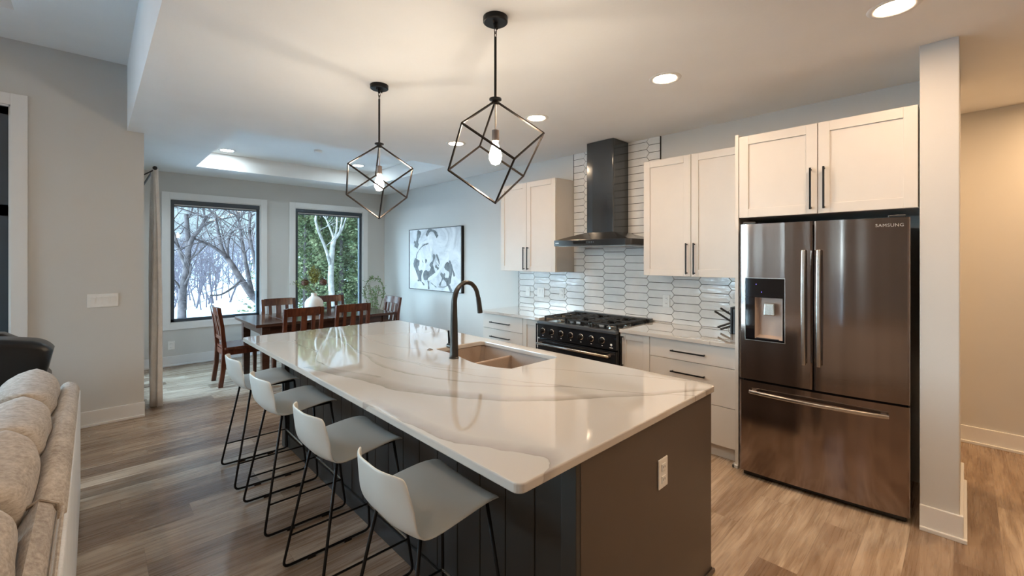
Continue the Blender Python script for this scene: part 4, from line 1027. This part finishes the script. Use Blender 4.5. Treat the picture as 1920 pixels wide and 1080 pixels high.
# corner plant
px_, py_ = 3.60, 7.28
pt_ = thing('potted_plant', 'leafy green plant trained on a hoop in a pale planter in the dining corner', 'potted plant', (px_, py_, 0))
mesh_obj('planter', MB().lathe([(.10, 0), (.12, .02), (.155, .50), (.165, .52), (.15, .52), (.14, .47)], (0,0,0), 28), M['pot'], pt_, local=True)
mesh_obj('soil', MB().lathe([(.142, .47), (.142, .485), (.001, .49)], (0,0,0), 20), M['soil'], pt_, local=True)
hp_ = []
for k in range(24):
    a = -.5+ (PI+1.0)*k/23; hp_.append(hv*(.17*math.cos(a))+Vector((0,0,.93+.24*math.sin(a)*(1))))
hp_ = [hv*.06+Vector((0,0,.48))]+hp_+[hv*-.06+Vector((0,0,.48))]
mesh_obj('hoop', MB().tube(hp_, .0055, 6), M['stem'], pt_, local=True)
lf = MB(); stw = MB()
def leaf(p, d, ln, wd):
    s1 = d.cross(Vector((rnd.gauss(0, 1), rnd.gauss(0, 1), rnd.gauss(0, 1)))).normalized()*wd
    lf.add([p, p+d*ln*.5+s1, p+d*ln, p+d*ln*.5-s1], [(0, 1, 2, 3)])
for k in range(500):
    h_ = rnd.random(); c_ = Vector((rnd.gauss(0, .055), rnd.gauss(0, .055), .52+h_*.5)) if k < 330 else Vector(hp_[rnd.randrange(1, 25)])+Vector((rnd.gauss(0, .015), rnd.gauss(0, .015), rnd.gauss(0, .015)))
    leaf(c_, Vector((rnd.gauss(0, 1), rnd.gauss(0, 1), rnd.gauss(0, 1)+.4)).normalized(), rnd.uniform(.03, .055), .009)
for k in range(9):
    a = rnd.uniform(0, 6.28); stw.tube(spline([(0,0,.48), (.04*math.cos(a), .04*math.sin(a), .75), (.09*math.cos(a), .09*math.sin(a), rnd.uniform(.9, 1.1))], 4), .003, 5)
mesh_obj('leaves', lf, M['plant'], pt_, local=True); mesh_obj('stems', stw, M['stem'], pt_, local=True)

# ------------------------------------------------------------------ painting
ar = thing('painting', 'square abstract grey and white canvas in a thin black frame on the dining wall', 'painting', (4.03, 6.03, 1.0))
AY0, AY1, AZ0, AZ1 = 5.275, 6.79, .99, 2.02
mesh_obj('canvas', MB().box(4.016, 4.03, AY0+.02, AY1-.01, AZ0+.01, AZ1-.01), M['art'], ar)
mesh_obj('picture_frame', MB().box(4.008, XW-.001, AY0, AY0+.012, AZ0, AZ1).box(4.008, XW-.001, AY1-.01, AY1, AZ0, AZ1).box(4.008, XW-.001, AY0, AY1, AZ0, AZ0+.01).box(4.008, XW-.001, AY0, AY1, AZ1-.01, AZ1).box(4.03, XW-.001, AY0, AY1, AZ0, AZ1), M['framedark'], ar)
def stroke(pts, w, lay):       # pts in (u from the left 0..1, v from the top 0..1)
    sp = spline([Vector((p[0], p[1], 0)) for p in pts], 8); mb = MB(); n = len(sp)
    def q(p): return Vector((4.016-.0006*lay, AY1-.01-p.x*(AY1-AY0-.03), AZ1-.01-p.y*(AZ1-AZ0-.02)))
    for i, p in enumerate(sp):
        t_ = (q(sp[min(i+1, n-1)])-q(sp[max(i-1, 0)])).normalized(); s1 = Vector((0, -t_.z, t_.y)); ww = w*1.25*(.75+.25*math.sin(3*i/n*PI))*(1+rnd.uniform(-.12, .12))
        mb.v += [tuple(q(p)+s1*ww), tuple(q(p)-s1*ww), tuple(q(p)+s1*ww+Vector((.0005, 0, 0))), tuple(q(p)-s1*ww+Vector((.0005, 0, 0)))]
    for i in range(n-1):
        a = 4*i; mb.f += [(a, a+4, a+5, a+1), (a+2, a+3, a+7, a+6), (a, a+2, a+6, a+4), (a+1, a+5, a+7, a+3)]
    return mb
def merge(l):
    r = MB()
    for m_ in l: r.add(m_.v, m_.f)
    return r
dark = [stroke([(.17, .50), (.15, .62), (.20, .74), (.30, .80)], .075, 1), stroke([(.30, .78), (.42, .74), (.52, .66)], .07, 1.3), stroke([(.52, .42), (.50, .52), (.44, .62)], .03, 1.6),
        stroke([(.22, .02), (.18, .16), (.14, .30)], .05, 1.2), stroke([(.10, .20), (.20, .26)], .02, 2), stroke([(.36, .11), (.42, .03), (.52, .05), (.58, .14)], .028, 1.4),
        stroke([(.72, .58), (.82, .66), (.80, .82), (.74, .86)], .055, 1.1), stroke([(.64, .72), (.76, .86), (.84, 1.0)], .025, 2.2), stroke([(.80, .52), (.86, .66), (.89, .76)], .018, 2.2),
        stroke([(.72, .72), (.66, .84), (.62, .92)], .018, 2.4), stroke([(.54, .60), (.60, .66)], .024, 2.4), stroke([(.40, .84), (.41, .99)], .022, 2.2), stroke([(.56, .42), (.61, .54), (.60, .60)], .018, 2),
        stroke([(.60, .94), (.72, .93), (.80, .86), (.84, .72), (.81, .62)], .006, 2.6), stroke([(.45, .88), (.56, .95)], .006, 2.6), stroke([(.14, .62), (.16, .42), (.28, .28), (.40, .24)], .010, 1.5), stroke([(.18, .86), (.24, .86), (.32, .93)], .012, 2), stroke([(.28, .52), (.34, .56), (.36, .50)], .022, 1.8)]
mesh_obj('grey_brushstrokes', merge(dark), M['artgrey'], ar)
lt = [stroke([(.30, .50), (.33, .62), (.28, .76), (.28, .88)], .022, 3.2), stroke([(.18, .36), (.26, .24), (.40, .20)], .016, 3.3), stroke([(.42, .10), (.46, .28), (.44, .42), (.38, .52)], .055, 3.4), stroke([(.40, .84), (.55, .74), (.66, .62), (.76, .50), (.78, .40)], .026, 3.6), stroke([(.24, .38), (.27, .56)], .012, 3.8), stroke([(.56, .52), (.64, .62)], .010, 3.8)]
mesh_obj('white_brushstrokes', merge(lt), M['artwhite'], ar)

# ------------------------------------------------------------------ curtain on a rod at the dining door
cr = thing('curtain_rod', 'thin dark curtain rod on the dining wall above the patio door', 'curtain rod', (.45, 6.6, 2.44))
mesh_obj('rod_bar', MB().tube([(.45, 5.68, 2.44), (.45, 7.65, 2.44)], .011, 10), M['rod'], cr)
mesh_obj('finial', MB().ellipsoid((.45, 5.675, 2.44), (.02, .02, .02), 8, 12), M['rod'], cr, smooth=True)
mesh_obj('rod_bracket', MB().tube([(.45, 5.72, 2.43), (.357, 5.72, 2.36)], .006, 6).tube([(.45, 7.6, 2.43), (.357, 7.6, 2.36)], .006, 6), M['rod'], cr)
def cur(u, v):
    z = .015+2.43*(1-v); s_ = (u*9.0)*2*PI/2
    sp = .055+.10*min(1, v*3)**.6            # gathered at the top, spreading below
    w = .016+.022*v; yy = 5.69+u*(.10+.16*v**.6)
    return (.447+.03*v+math.sin(u*17)*w*1.3+.014*math.sin(4*v+u*3), yy+.012*math.cos(u*17), z)
cu_ = mesh_obj('curtain', MB().grid(cur, 60, 14), M['curtain'], smooth=True)
md = cu_.modifiers.new('thick', 'SOLIDIFY'); md.thickness = .004
tag(cu_, 'gathered floor-length grey linen curtain hanging beside the partition wall', 'curtain')

# ------------------------------------------------------------------ sofa, cushions, recliner
SY0, SY1, SM = -.6, 3.90, 2.03
so = thing('sofa', 'beige chenille sofa with its back to the kitchen at the left edge', 'sofa', (-.5, 1.6, 0))
mesh_obj('sofa_base', MB().box(-1.05, -.075, SY0, SY1-.02, .05, .40), M['sofa'], so, bevel=.02)
mesh_obj('back_panel', MB().box(-.085, -.058, SY0, SY1-.01, .03, .70), M['sofaback'], so, bevel=.008)
def rail(y0, y1, zt, x0, x1):
    return MB().prism([(x0, .40), (x1, .40), (x1, zt-.05), (x1-.012, zt-.02), (x1-.04, zt-.003), ((x0+x1)/2, zt), (x0+.03, zt-.008), (x0, zt-.05)], 'y', y0, y1)
mesh_obj('back_rail', rail(SM, SY1, .762, -.163, -.062), M['sofa'], so, bevel=.022, seg=4, smooth=True)
mesh_obj('back_rail', rail(SY0, SM-.012, .772, -.163, -.083), M['sofa'], so, bevel=.022, seg=4, smooth=True)
mesh_obj('piping', MB().tube([(-.0835, SM-.012, .05), (-.0835, SM-.012, .75), (-.12, SM-.008, .772), (-.16, SM-.008, .75)], .006, 6).tube([(-.07, SY0, .735), (-.07, SM-.02, .735)], .005, 6), M['sofa'], so)
for k in range(3):
    y0 = SY0+.15+k*1.35
    mesh_obj('seat_cushion', MB().box(-1.08, -.26, y0, y0+1.33, .38, .52), M['sofa'], so, bevel=.04, seg=4, smooth=True)
mesh_obj('arm', MB().box(-1.05, -.24, SY1-.18, SY1-.02, .05, .58), M['sofa'], so, bevel=.04, seg=4, smooth=True)
def pillow(cx, cy, cz, lx, ly, lz, tilt, roll, label, i):
    mb = MB(); n = 16
    for sd_ in (-1, 1):
        def fn(u, v, sd_=sd_):
            a, b = 2*u-1, 2*v-1; e = (1-abs(a)**4)*(1-abs(b)**4); f_ = max(0, e)**.34
            y = a*ly/2*(1-.05*(1-abs(b))*abs(a)**6); z = b*lz/2*(1-.05*(1-abs(a))*abs(b)**6)
            wr_ = .006*math.sin(7*a+2.1*i+3*b)*math.cos(5*b+i)
            return (sd_*(lx/2*f_+wr_*f_), y, z)
        mb.grid(fn, n, n)
    o = mesh_obj('sofa_cushion', mb, M['sofa'], local=True, smooth=True, subd=1, weld=True)
    o.location = (cx, cy, cz); o.rotation_euler = (roll, tilt, 0)
    return tag(o, label, 'cushion', 'loose back cushions along the sofa')
pillow(-.283, 3.50, .63, .25, .66, .52, .17, .02, 'beige back cushion at the far end of the sofa, beside the black recliner', 0)
pillow(-.283, 2.86, .63, .25, .64, .51, .17, -.02, 'beige back cushion second from the far end of the sofa', 1)
pillow(-.283, 2.24, .63, .25, .64, .52, .17, .02, 'beige back cushion third from the far end of the sofa', 2)
pillow(-.283, 1.58, .63, .25, .64, .52, .17, -.02, 'beige back cushion nearest the camera, cut by the left edge of the photo', 3)

rc = thing('recliner', 'black leather recliner beyond the sofa at the left edge, by the tall window', 'recliner', (-.72, 4.85, 0), .0)
def recl_back(u, v):
    # outer wing of the back: rounded slab
    th = 2*PI*v; y = 4.62+ (u-.5)*0
    return (0, 0, 0)
bk = MB().prism([(-1.25, .25), (-.30, .25), (-.275, .45), (-.24, .70), (-.205, .88), (-.225, .925), (-.30, .955), (-.45, .985), (-.62, 1.0), (-.85, .985), (-1.10, .93), (-1.25, .86)], 'y', 4.45, 4.72)
mesh_obj('backrest', bk, M['leather'], rc, bevel=.05, seg=5, smooth=True)
mesh_obj('headrest_roll', MB().prism([(-1.15, .80), (-.42, .86), (-.36, .93), (-.46, 1.00), (-.70, 1.03), (-1.0, 1.0), (-1.15, .95)], 'y', 4.66, 4.86), M['leather'], rc, bevel=.05, seg=5, smooth=True)
mesh_obj('seat', MB().box(-1.10, -.42, 4.66, 5.36, .15, .46), M['leather'], rc, bevel=.05, seg=4, smooth=True)
for x in (-1.26, -.42): mesh_obj('armrest', MB().box(x, x+.17, 4.66, 5.38, .05, .62), M['leather'], rc, bevel=.05, seg=4, smooth=True)
mesh_obj('base', MB().box(-1.2, -.32, 4.6, 5.3, 0, .2), M['blackpl'], rc)

# ------------------------------------------------------------------ outdoors
gm = MB()
def gz(x, y):
    return -.75-.5*min(1, max(0, (y-10)/25))+max(0, (y-55))*.055+.12*math.sin(x*.21)*math.cos(y*.17)
gm.grid(lambda u, v: (-120+260*u, 8.1+150*v, gz(-120+260*u, 8.1+150*v)), 70, 60)
go = mesh_obj('ground', gm, M['snow'], smooth=True); go['kind'] = 'structure'
gs2 = mesh_obj('ground_side', MB().add([(-80, -40, -.8), (-5.3, -40, -.8), (-5.3, 8.1, -.8), (-80, 8.1, -.8)], [(0, 1, 2, 3)]), M['snow']); gs2['kind'] = 'structure'
dk = thing('patio_deck', 'snowy wooden deck outside the tall window beyond the recliner', 'deck', (-2.4, 6.9, -.12))
mesh_obj('deck_boards', MB().box(-5.0, .19, 5.68, 8.0, -.14, -.06), M['deck'], dk)
rl = MB()
for k in range(40): rl.box(-4.9+k*.13, -4.885+k*.13, 7.9, 7.915, 0, .9)
rl.box(-5, .19, 7.88, 7.94, .9, .95).box(-5, .19, 7.88, 7.94, 0, .04)
mesh_obj('railing', rl, M['black'], dk)

def branch(mb, p, d, ln, r, depth, R_, bend=.25, nb=3, up=.15):
    pts = [p]; rs = [r]; q = p.copy(); dd = d.copy(); n = 5
    for k in range(n):
        dd = (dd+Vector((R_.gauss(0, bend), R_.gauss(0, bend), R_.gauss(0, bend*.6)+up*.5))*.45).normalized(); q = q+dd*(ln/n); pts.append(q.copy()); rs.append(r*(1-.5*(k+1)/n))
    mb.tube(pts, rs, 6 if depth > 2 else (4 if depth > 1 else 3), caps=False)
    if depth <= 0: return
    for k in range(nb+(1 if depth > 1 else 0)):
        i = R_.randint(2, n); t_ = pts[i]; ang = R_.uniform(0, 2*PI); o_ = dd.orthogonal().normalized(); o2 = dd.cross(o_)
        nd = (dd*.75+(o_*math.cos(ang)+o2*math.sin(ang))*R_.uniform(.6, 1.0)).normalized()
        branch(mb, t_, nd, ln*R_.uniform(.5, .75), rs[i]*.62, depth-1, R_, bend, nb, up)
def bare_tree(seed, h, r, depth=4, lean=(0, 0), bend=.22, nb=3, up=.25):
    R_ = random.Random(seed); mb = MB(); branch(mb, Vector((0, 0, -.3)), Vector((lean[0], lean[1], 1)).normalized(), h*.45, r, depth, R_, bend, nb, up); return mb
def put_tree(mb, mat, x, y, label, group=None, rz=0, s=1, src=None):
    if src is None:
        o = mesh_obj('bare_tree', mb, mat, local=True)
    else: o = src.copy(); C.objects.link(o)
    o.location = (x, y, gz(x, y)); o.rotation_euler = (0, 0, rz); o.scale = (s, s, s)
    return tag(o, label, 'tree', group)
def px(u, Y):       # world x on a ray through image column u at distance Y
    t_ = (u-960)/816.9153; return Y*(math.sin(YAW)+t_*math.cos(YAW))/(math.cos(YAW)-t_*math.sin(YAW))
class PT:
    """a bare tree grown from main limbs given as view-ray points at chosen distances"""
    def __init__(t, u, Y): t.x, t.y = px(u, Y), Y; t.z = gz(t.x, Y); t.mb = MB()
    def p(t, u, v, Y):
        k_ = (u-960)/816.9153; k = Y/(math.cos(YAW)-k_*math.sin(YAW)); return Vector((px(u, Y)-t.x, Y-t.y, 1.5369+(482.58-v)/816.9153*k-t.z))
    def limb(t, pts, r0, r1, R_, twigs=6, tl=1.1, depth=3):
        sp = spline([t.p(*q) if not isinstance(q, Vector) else q for q in pts], 5); n = len(sp); t.mb.tube(sp, [r0+(r1-r0)*k/n for k in range(n)], 8, caps=False)
        for k in range(twigs):
            i = R_.randint(int(n*.35), n-1); d = (sp[min(i+1, n-1)]-sp[i-1]).normalized()
            d = (d*.6+Vector((R_.gauss(0, .8), R_.gauss(0, .5), R_.gauss(.35, .5)))).normalized(); branch(t.mb, sp[i], d, tl*R_.uniform(.7, 1.5), r1*.55, depth, R_, .3, 2, .1)
        return sp
    def done(t, mat, label, name='bare_tree'):
        o = mesh_obj(name, t.mb, mat, local=True, smooth=True); o.location = (t.x, t.y, t.z); return tag(o, label, 'tree')
R_ = random.Random(8)
ta = PT(341, 15.5)
ta.limb([Vector((0, 0, -.3)), (341, 590, 15.5), (342, 550, 15.5), (349, 505, 15.5), (353, 465, 15.5), (351, 430, 15.4), (349, 402, 15.4)], .12, .05, R_, 6)
ta.limb([(353, 468, 15.5), (362, 445, 15.3), (376, 428, 15.1), (388, 405, 15.0)], .07, .04, R_, 8)
ta.limb([(349, 500, 15.5), (336, 470, 15.8), (326, 440, 16), (318, 415, 16.2)], .06, .03, R_, 9)
ta.limb([(343, 540, 15.5), (356, 515, 15.2), (358, 495, 15.0)], .035, .02, R_, 4)
ta.done(M['bark'], 'tall upright bare grey tree on the left in the left dining window')
tb = PT(520, 12.5)
tb.limb([Vector((0, 0, -.3)), (505, 590, 12.6), (474, 556, 12.7), (452, 524, 12.8), (432, 492, 12.9), (418, 472, 13), (410, 440, 13.1), (404, 405, 13.2)], .11, .025, R_, 12)
tb.limb([(424, 482, 12.9), (405, 466, 12.6), (384, 456, 12.3), (366, 448, 12.0)], .045, .02, R_, 8)
tb.limb([(432, 494, 12.9), (426, 470, 13.4), (432, 440, 13.8), (450, 425, 14)], .04, .018, R_, 7)
tb.limb([(452, 524, 12.8), (438, 538, 12.4), (415, 552, 12.1), (394, 554, 12.0)], .035, .015, R_, 4, .6, 2)
tb.limb([(474, 555, 12.7), (462, 500, 13.2), (454, 455, 13.6), (450, 425, 13.8), (442, 392, 14)], .06, .028, R_, 12)
tb.limb([(490, 560, 12.6), (480, 500, 12.2), (468, 440, 12.2), (470, 400, 12.2)], .05, .025, R_, 12)
tb.done(M['bark'], 'bare many-limbed tree leaning left across the right half of the left dining window')

# pale forked tree before the evergreens
pf_ = MB(); R_ = random.Random(5)
xb, yb = px(627, 12.0), 12.0; zb = gz(xb, yb)
def P3(u, v, Y=12.0):
    t_ = (u-960)/816.9153; k = Y/(math.cos(YAW)-t_*math.sin(YAW)); return Vector((px(u, Y)-xb, Y-yb, 1.5369+(482.58-v)/816.9153*k-zb))
tr1 = spline([Vector((.05, 0, 0)), P3(621, 540), P3(621, 500), P3(624, 460, 12.1), P3(627, 448, 12.1)], 4)
pf_.tube(tr1, [.09-.03*k/len(tr1) for k in range(len(tr1))], 8)
lb = spline([P3(620, 500), P3(612, 470, 11.9), P3(600, 440, 11.8), P3(592, 415, 11.7), P3(594, 395, 11.7)], 4); pf_.tube(lb, [.045-.022*k/len(lb) for k in range(len(lb))], 6)
for (u, v, Y) in ((612, 412, 12.4), (640, 420, 11.7), (650, 405, 12.3), (632, 400, 12.0)):
    bb = spline([P3(627, 450, 12.1), P3((627+u)/2+2, (450+v)/2+4, (12.1+Y)/2), P3(u, v, Y)], 4); pf_.tube(bb, [.035-.015*k/len(bb) for k in range(len(bb))], 5)
    for k in range(3): branch(pf_, bb[-1], Vector((R_.gauss(0, .6), R_.gauss(0, .4), 1)).normalized(), .9, .016, 2, R_, .3, 3, .1)
for q in lb[5::4]: branch(pf_, q, Vector((R_.gauss(0, .8), 0, .8)).normalized(), .6, .012, 2, R_, .3, 3, .1)
o = mesh_obj('forked_tree', pf_, M['barkpale'], local=True, smooth=True); o.location = (xb, yb, zb)
tag(o, 'pale forked bare tree in front of the evergreens in the right dining window', 'tree')
# evergreens
def cedar(seed, h, r0):
    R_ = random.Random(seed); mb = MB()
    for k in range(5200):
        t_ = R_.random()**.75; z = .1+t_*h; rr = r0*(1-t_)**.7*(.55+.45*R_.random()**.35)
        a = R_.uniform(0, 2*PI); lump = .8+.25*math.sin(5*a+z*3.1)+.12*math.sin(11*a-z*5)
        c_ = Vector((math.cos(a)*rr*lump, math.sin(a)*rr*lump, z)); d_ = Vector((math.cos(a)*.7+R_.gauss(0, .35), math.sin(a)*.7+R_.gauss(0, .35), .55+R_.gauss(0, .4))).normalized()
        s1 = d_.cross(Vector((R_.gauss(0, 1), R_.gauss(0, 1), R_.gauss(0, 1)))).normalized(); ln = R_.uniform(.10, .24); w = ln*.16
        mb.add([c_, c_+d_*ln*.4+s1*w, c_+d_*ln, c_+d_*ln*.4-s1*w], [(0, 1, 2, 3)])
        for sg_ in (-1, 1):
            d2 = (d_+s1*sg_*.8).normalized(); mb.add([c_+d_*ln*.25, c_+d_*ln*.3+d2*ln*.3+d_*w*.7, c_+d_*ln*.25+d2*ln*.55, c_+d_*ln*.2+d2*ln*.3-d_*w*.7], [(0, 1, 2, 3)])
    return mb
ced0 = mesh_obj('foliage', cedar(1, 9, 1.9), M['cedar'], local=True)
ced1 = mesh_obj('foliage', cedar(2, 8, 1.8), M['cedar'], local=True)
trk = mesh_obj('trunk', MB().tube([(0, 0, -.3), (0, 0, 8)], [.14, .03], 8), M['bark'], local=True)
cs_ = ((545, 15.5, 0, .8), (572, 14.6, 1, .62), (602, 16.0, 0, 1), (640, 14.8, 1, .85), (672, 15.6, 0, .95), (705, 15.0, 1, .8), (660, 18.5, 0, 1.15), (585, 19, 1, 1.25), (620, 21, 0, 1.4), (690, 20, 1, 1.3), (552, 22, 0, 1.0), (735, 17, 0, 1.1))
lbs = ('green evergreen at the left edge of the right dining window', 'lower green evergreen just left of the forked pale tree', 'tall green evergreen behind the forked pale tree', 'green evergreen right of the forked pale tree', 'green evergreen at the right edge of the right dining window')
for i, (u, Y, k, s) in enumerate(cs_):
    x = px(u, Y); t = thing('evergreen_tree', lbs[i] if i < 5 else 'green evergreen in the back rows of the stand beyond the right window', 'evergreen tree', (x, Y, gz(x, Y)), i*1.3, 'evergreens beyond the right window')
    t.scale = (s, s, (.56 if Y < 17 else .62)*(.92+.16*((i*7) % 5)/5))
    f_ = (ced0, ced1)[k]; o = f_ if (i in (0, 1)) else f_.copy()
    if i not in (0, 1): C.objects.link(o)
    o.parent = t
    tk = trk if i == 0 else trk.copy()
    if i: C.objects.link(tk)
    tk.parent = t
# far bare trees
protos = [put_tree(bare_tree(40+k, 7.5, .07, 4, (R_.gauss(0, .08), 0), .2, 3), M['barkfar'], px(345+28*k, 30), 30, 'slim bare tree in the distant grey wood across the snow', 'bare trees of the distant wood', s=.9) for k in range(4)]
R_ = random.Random(99)
for k in range(150):
    near = k < 34
    Y = R_.uniform(24, 36) if near else R_.uniform(52, 85); u = R_.uniform(296, 400) if near and k % 3 else R_.uniform(285, 560)
    put_tree(None, None, px(u, Y), Y, 'slim bare tree in the distant grey wood across the snow', 'bare trees of the distant wood', R_.uniform(0, 6), R_.uniform(.45, .7) if near else R_.uniform(.7, 1.05), protos[k % 4])
for k in range(16):
    Y = R_.uniform(12, 26); x = R_.uniform(-3.2, -1.0)-Y*.12
    put_tree(None, None, x, Y, 'slim bare tree outside the tall living room window', 'bare trees outside the living room', R_.uniform(0, 6), R_.uniform(.8, 1.2), protos[k % 4])
for k in range(14):
    o = protos[k % 4].copy(); C.objects.link(o); x, y = R_.uniform(-22, -12), R_.uniform(-4, 8); o.location = (x, y, -.8); o.rotation_euler = (0, 0, R_.uniform(0, 6)); o.scale = (1.1,)*3
    tag(o, 'slim bare tree outside the living room side windows', 'tree', 'bare trees outside the living room')
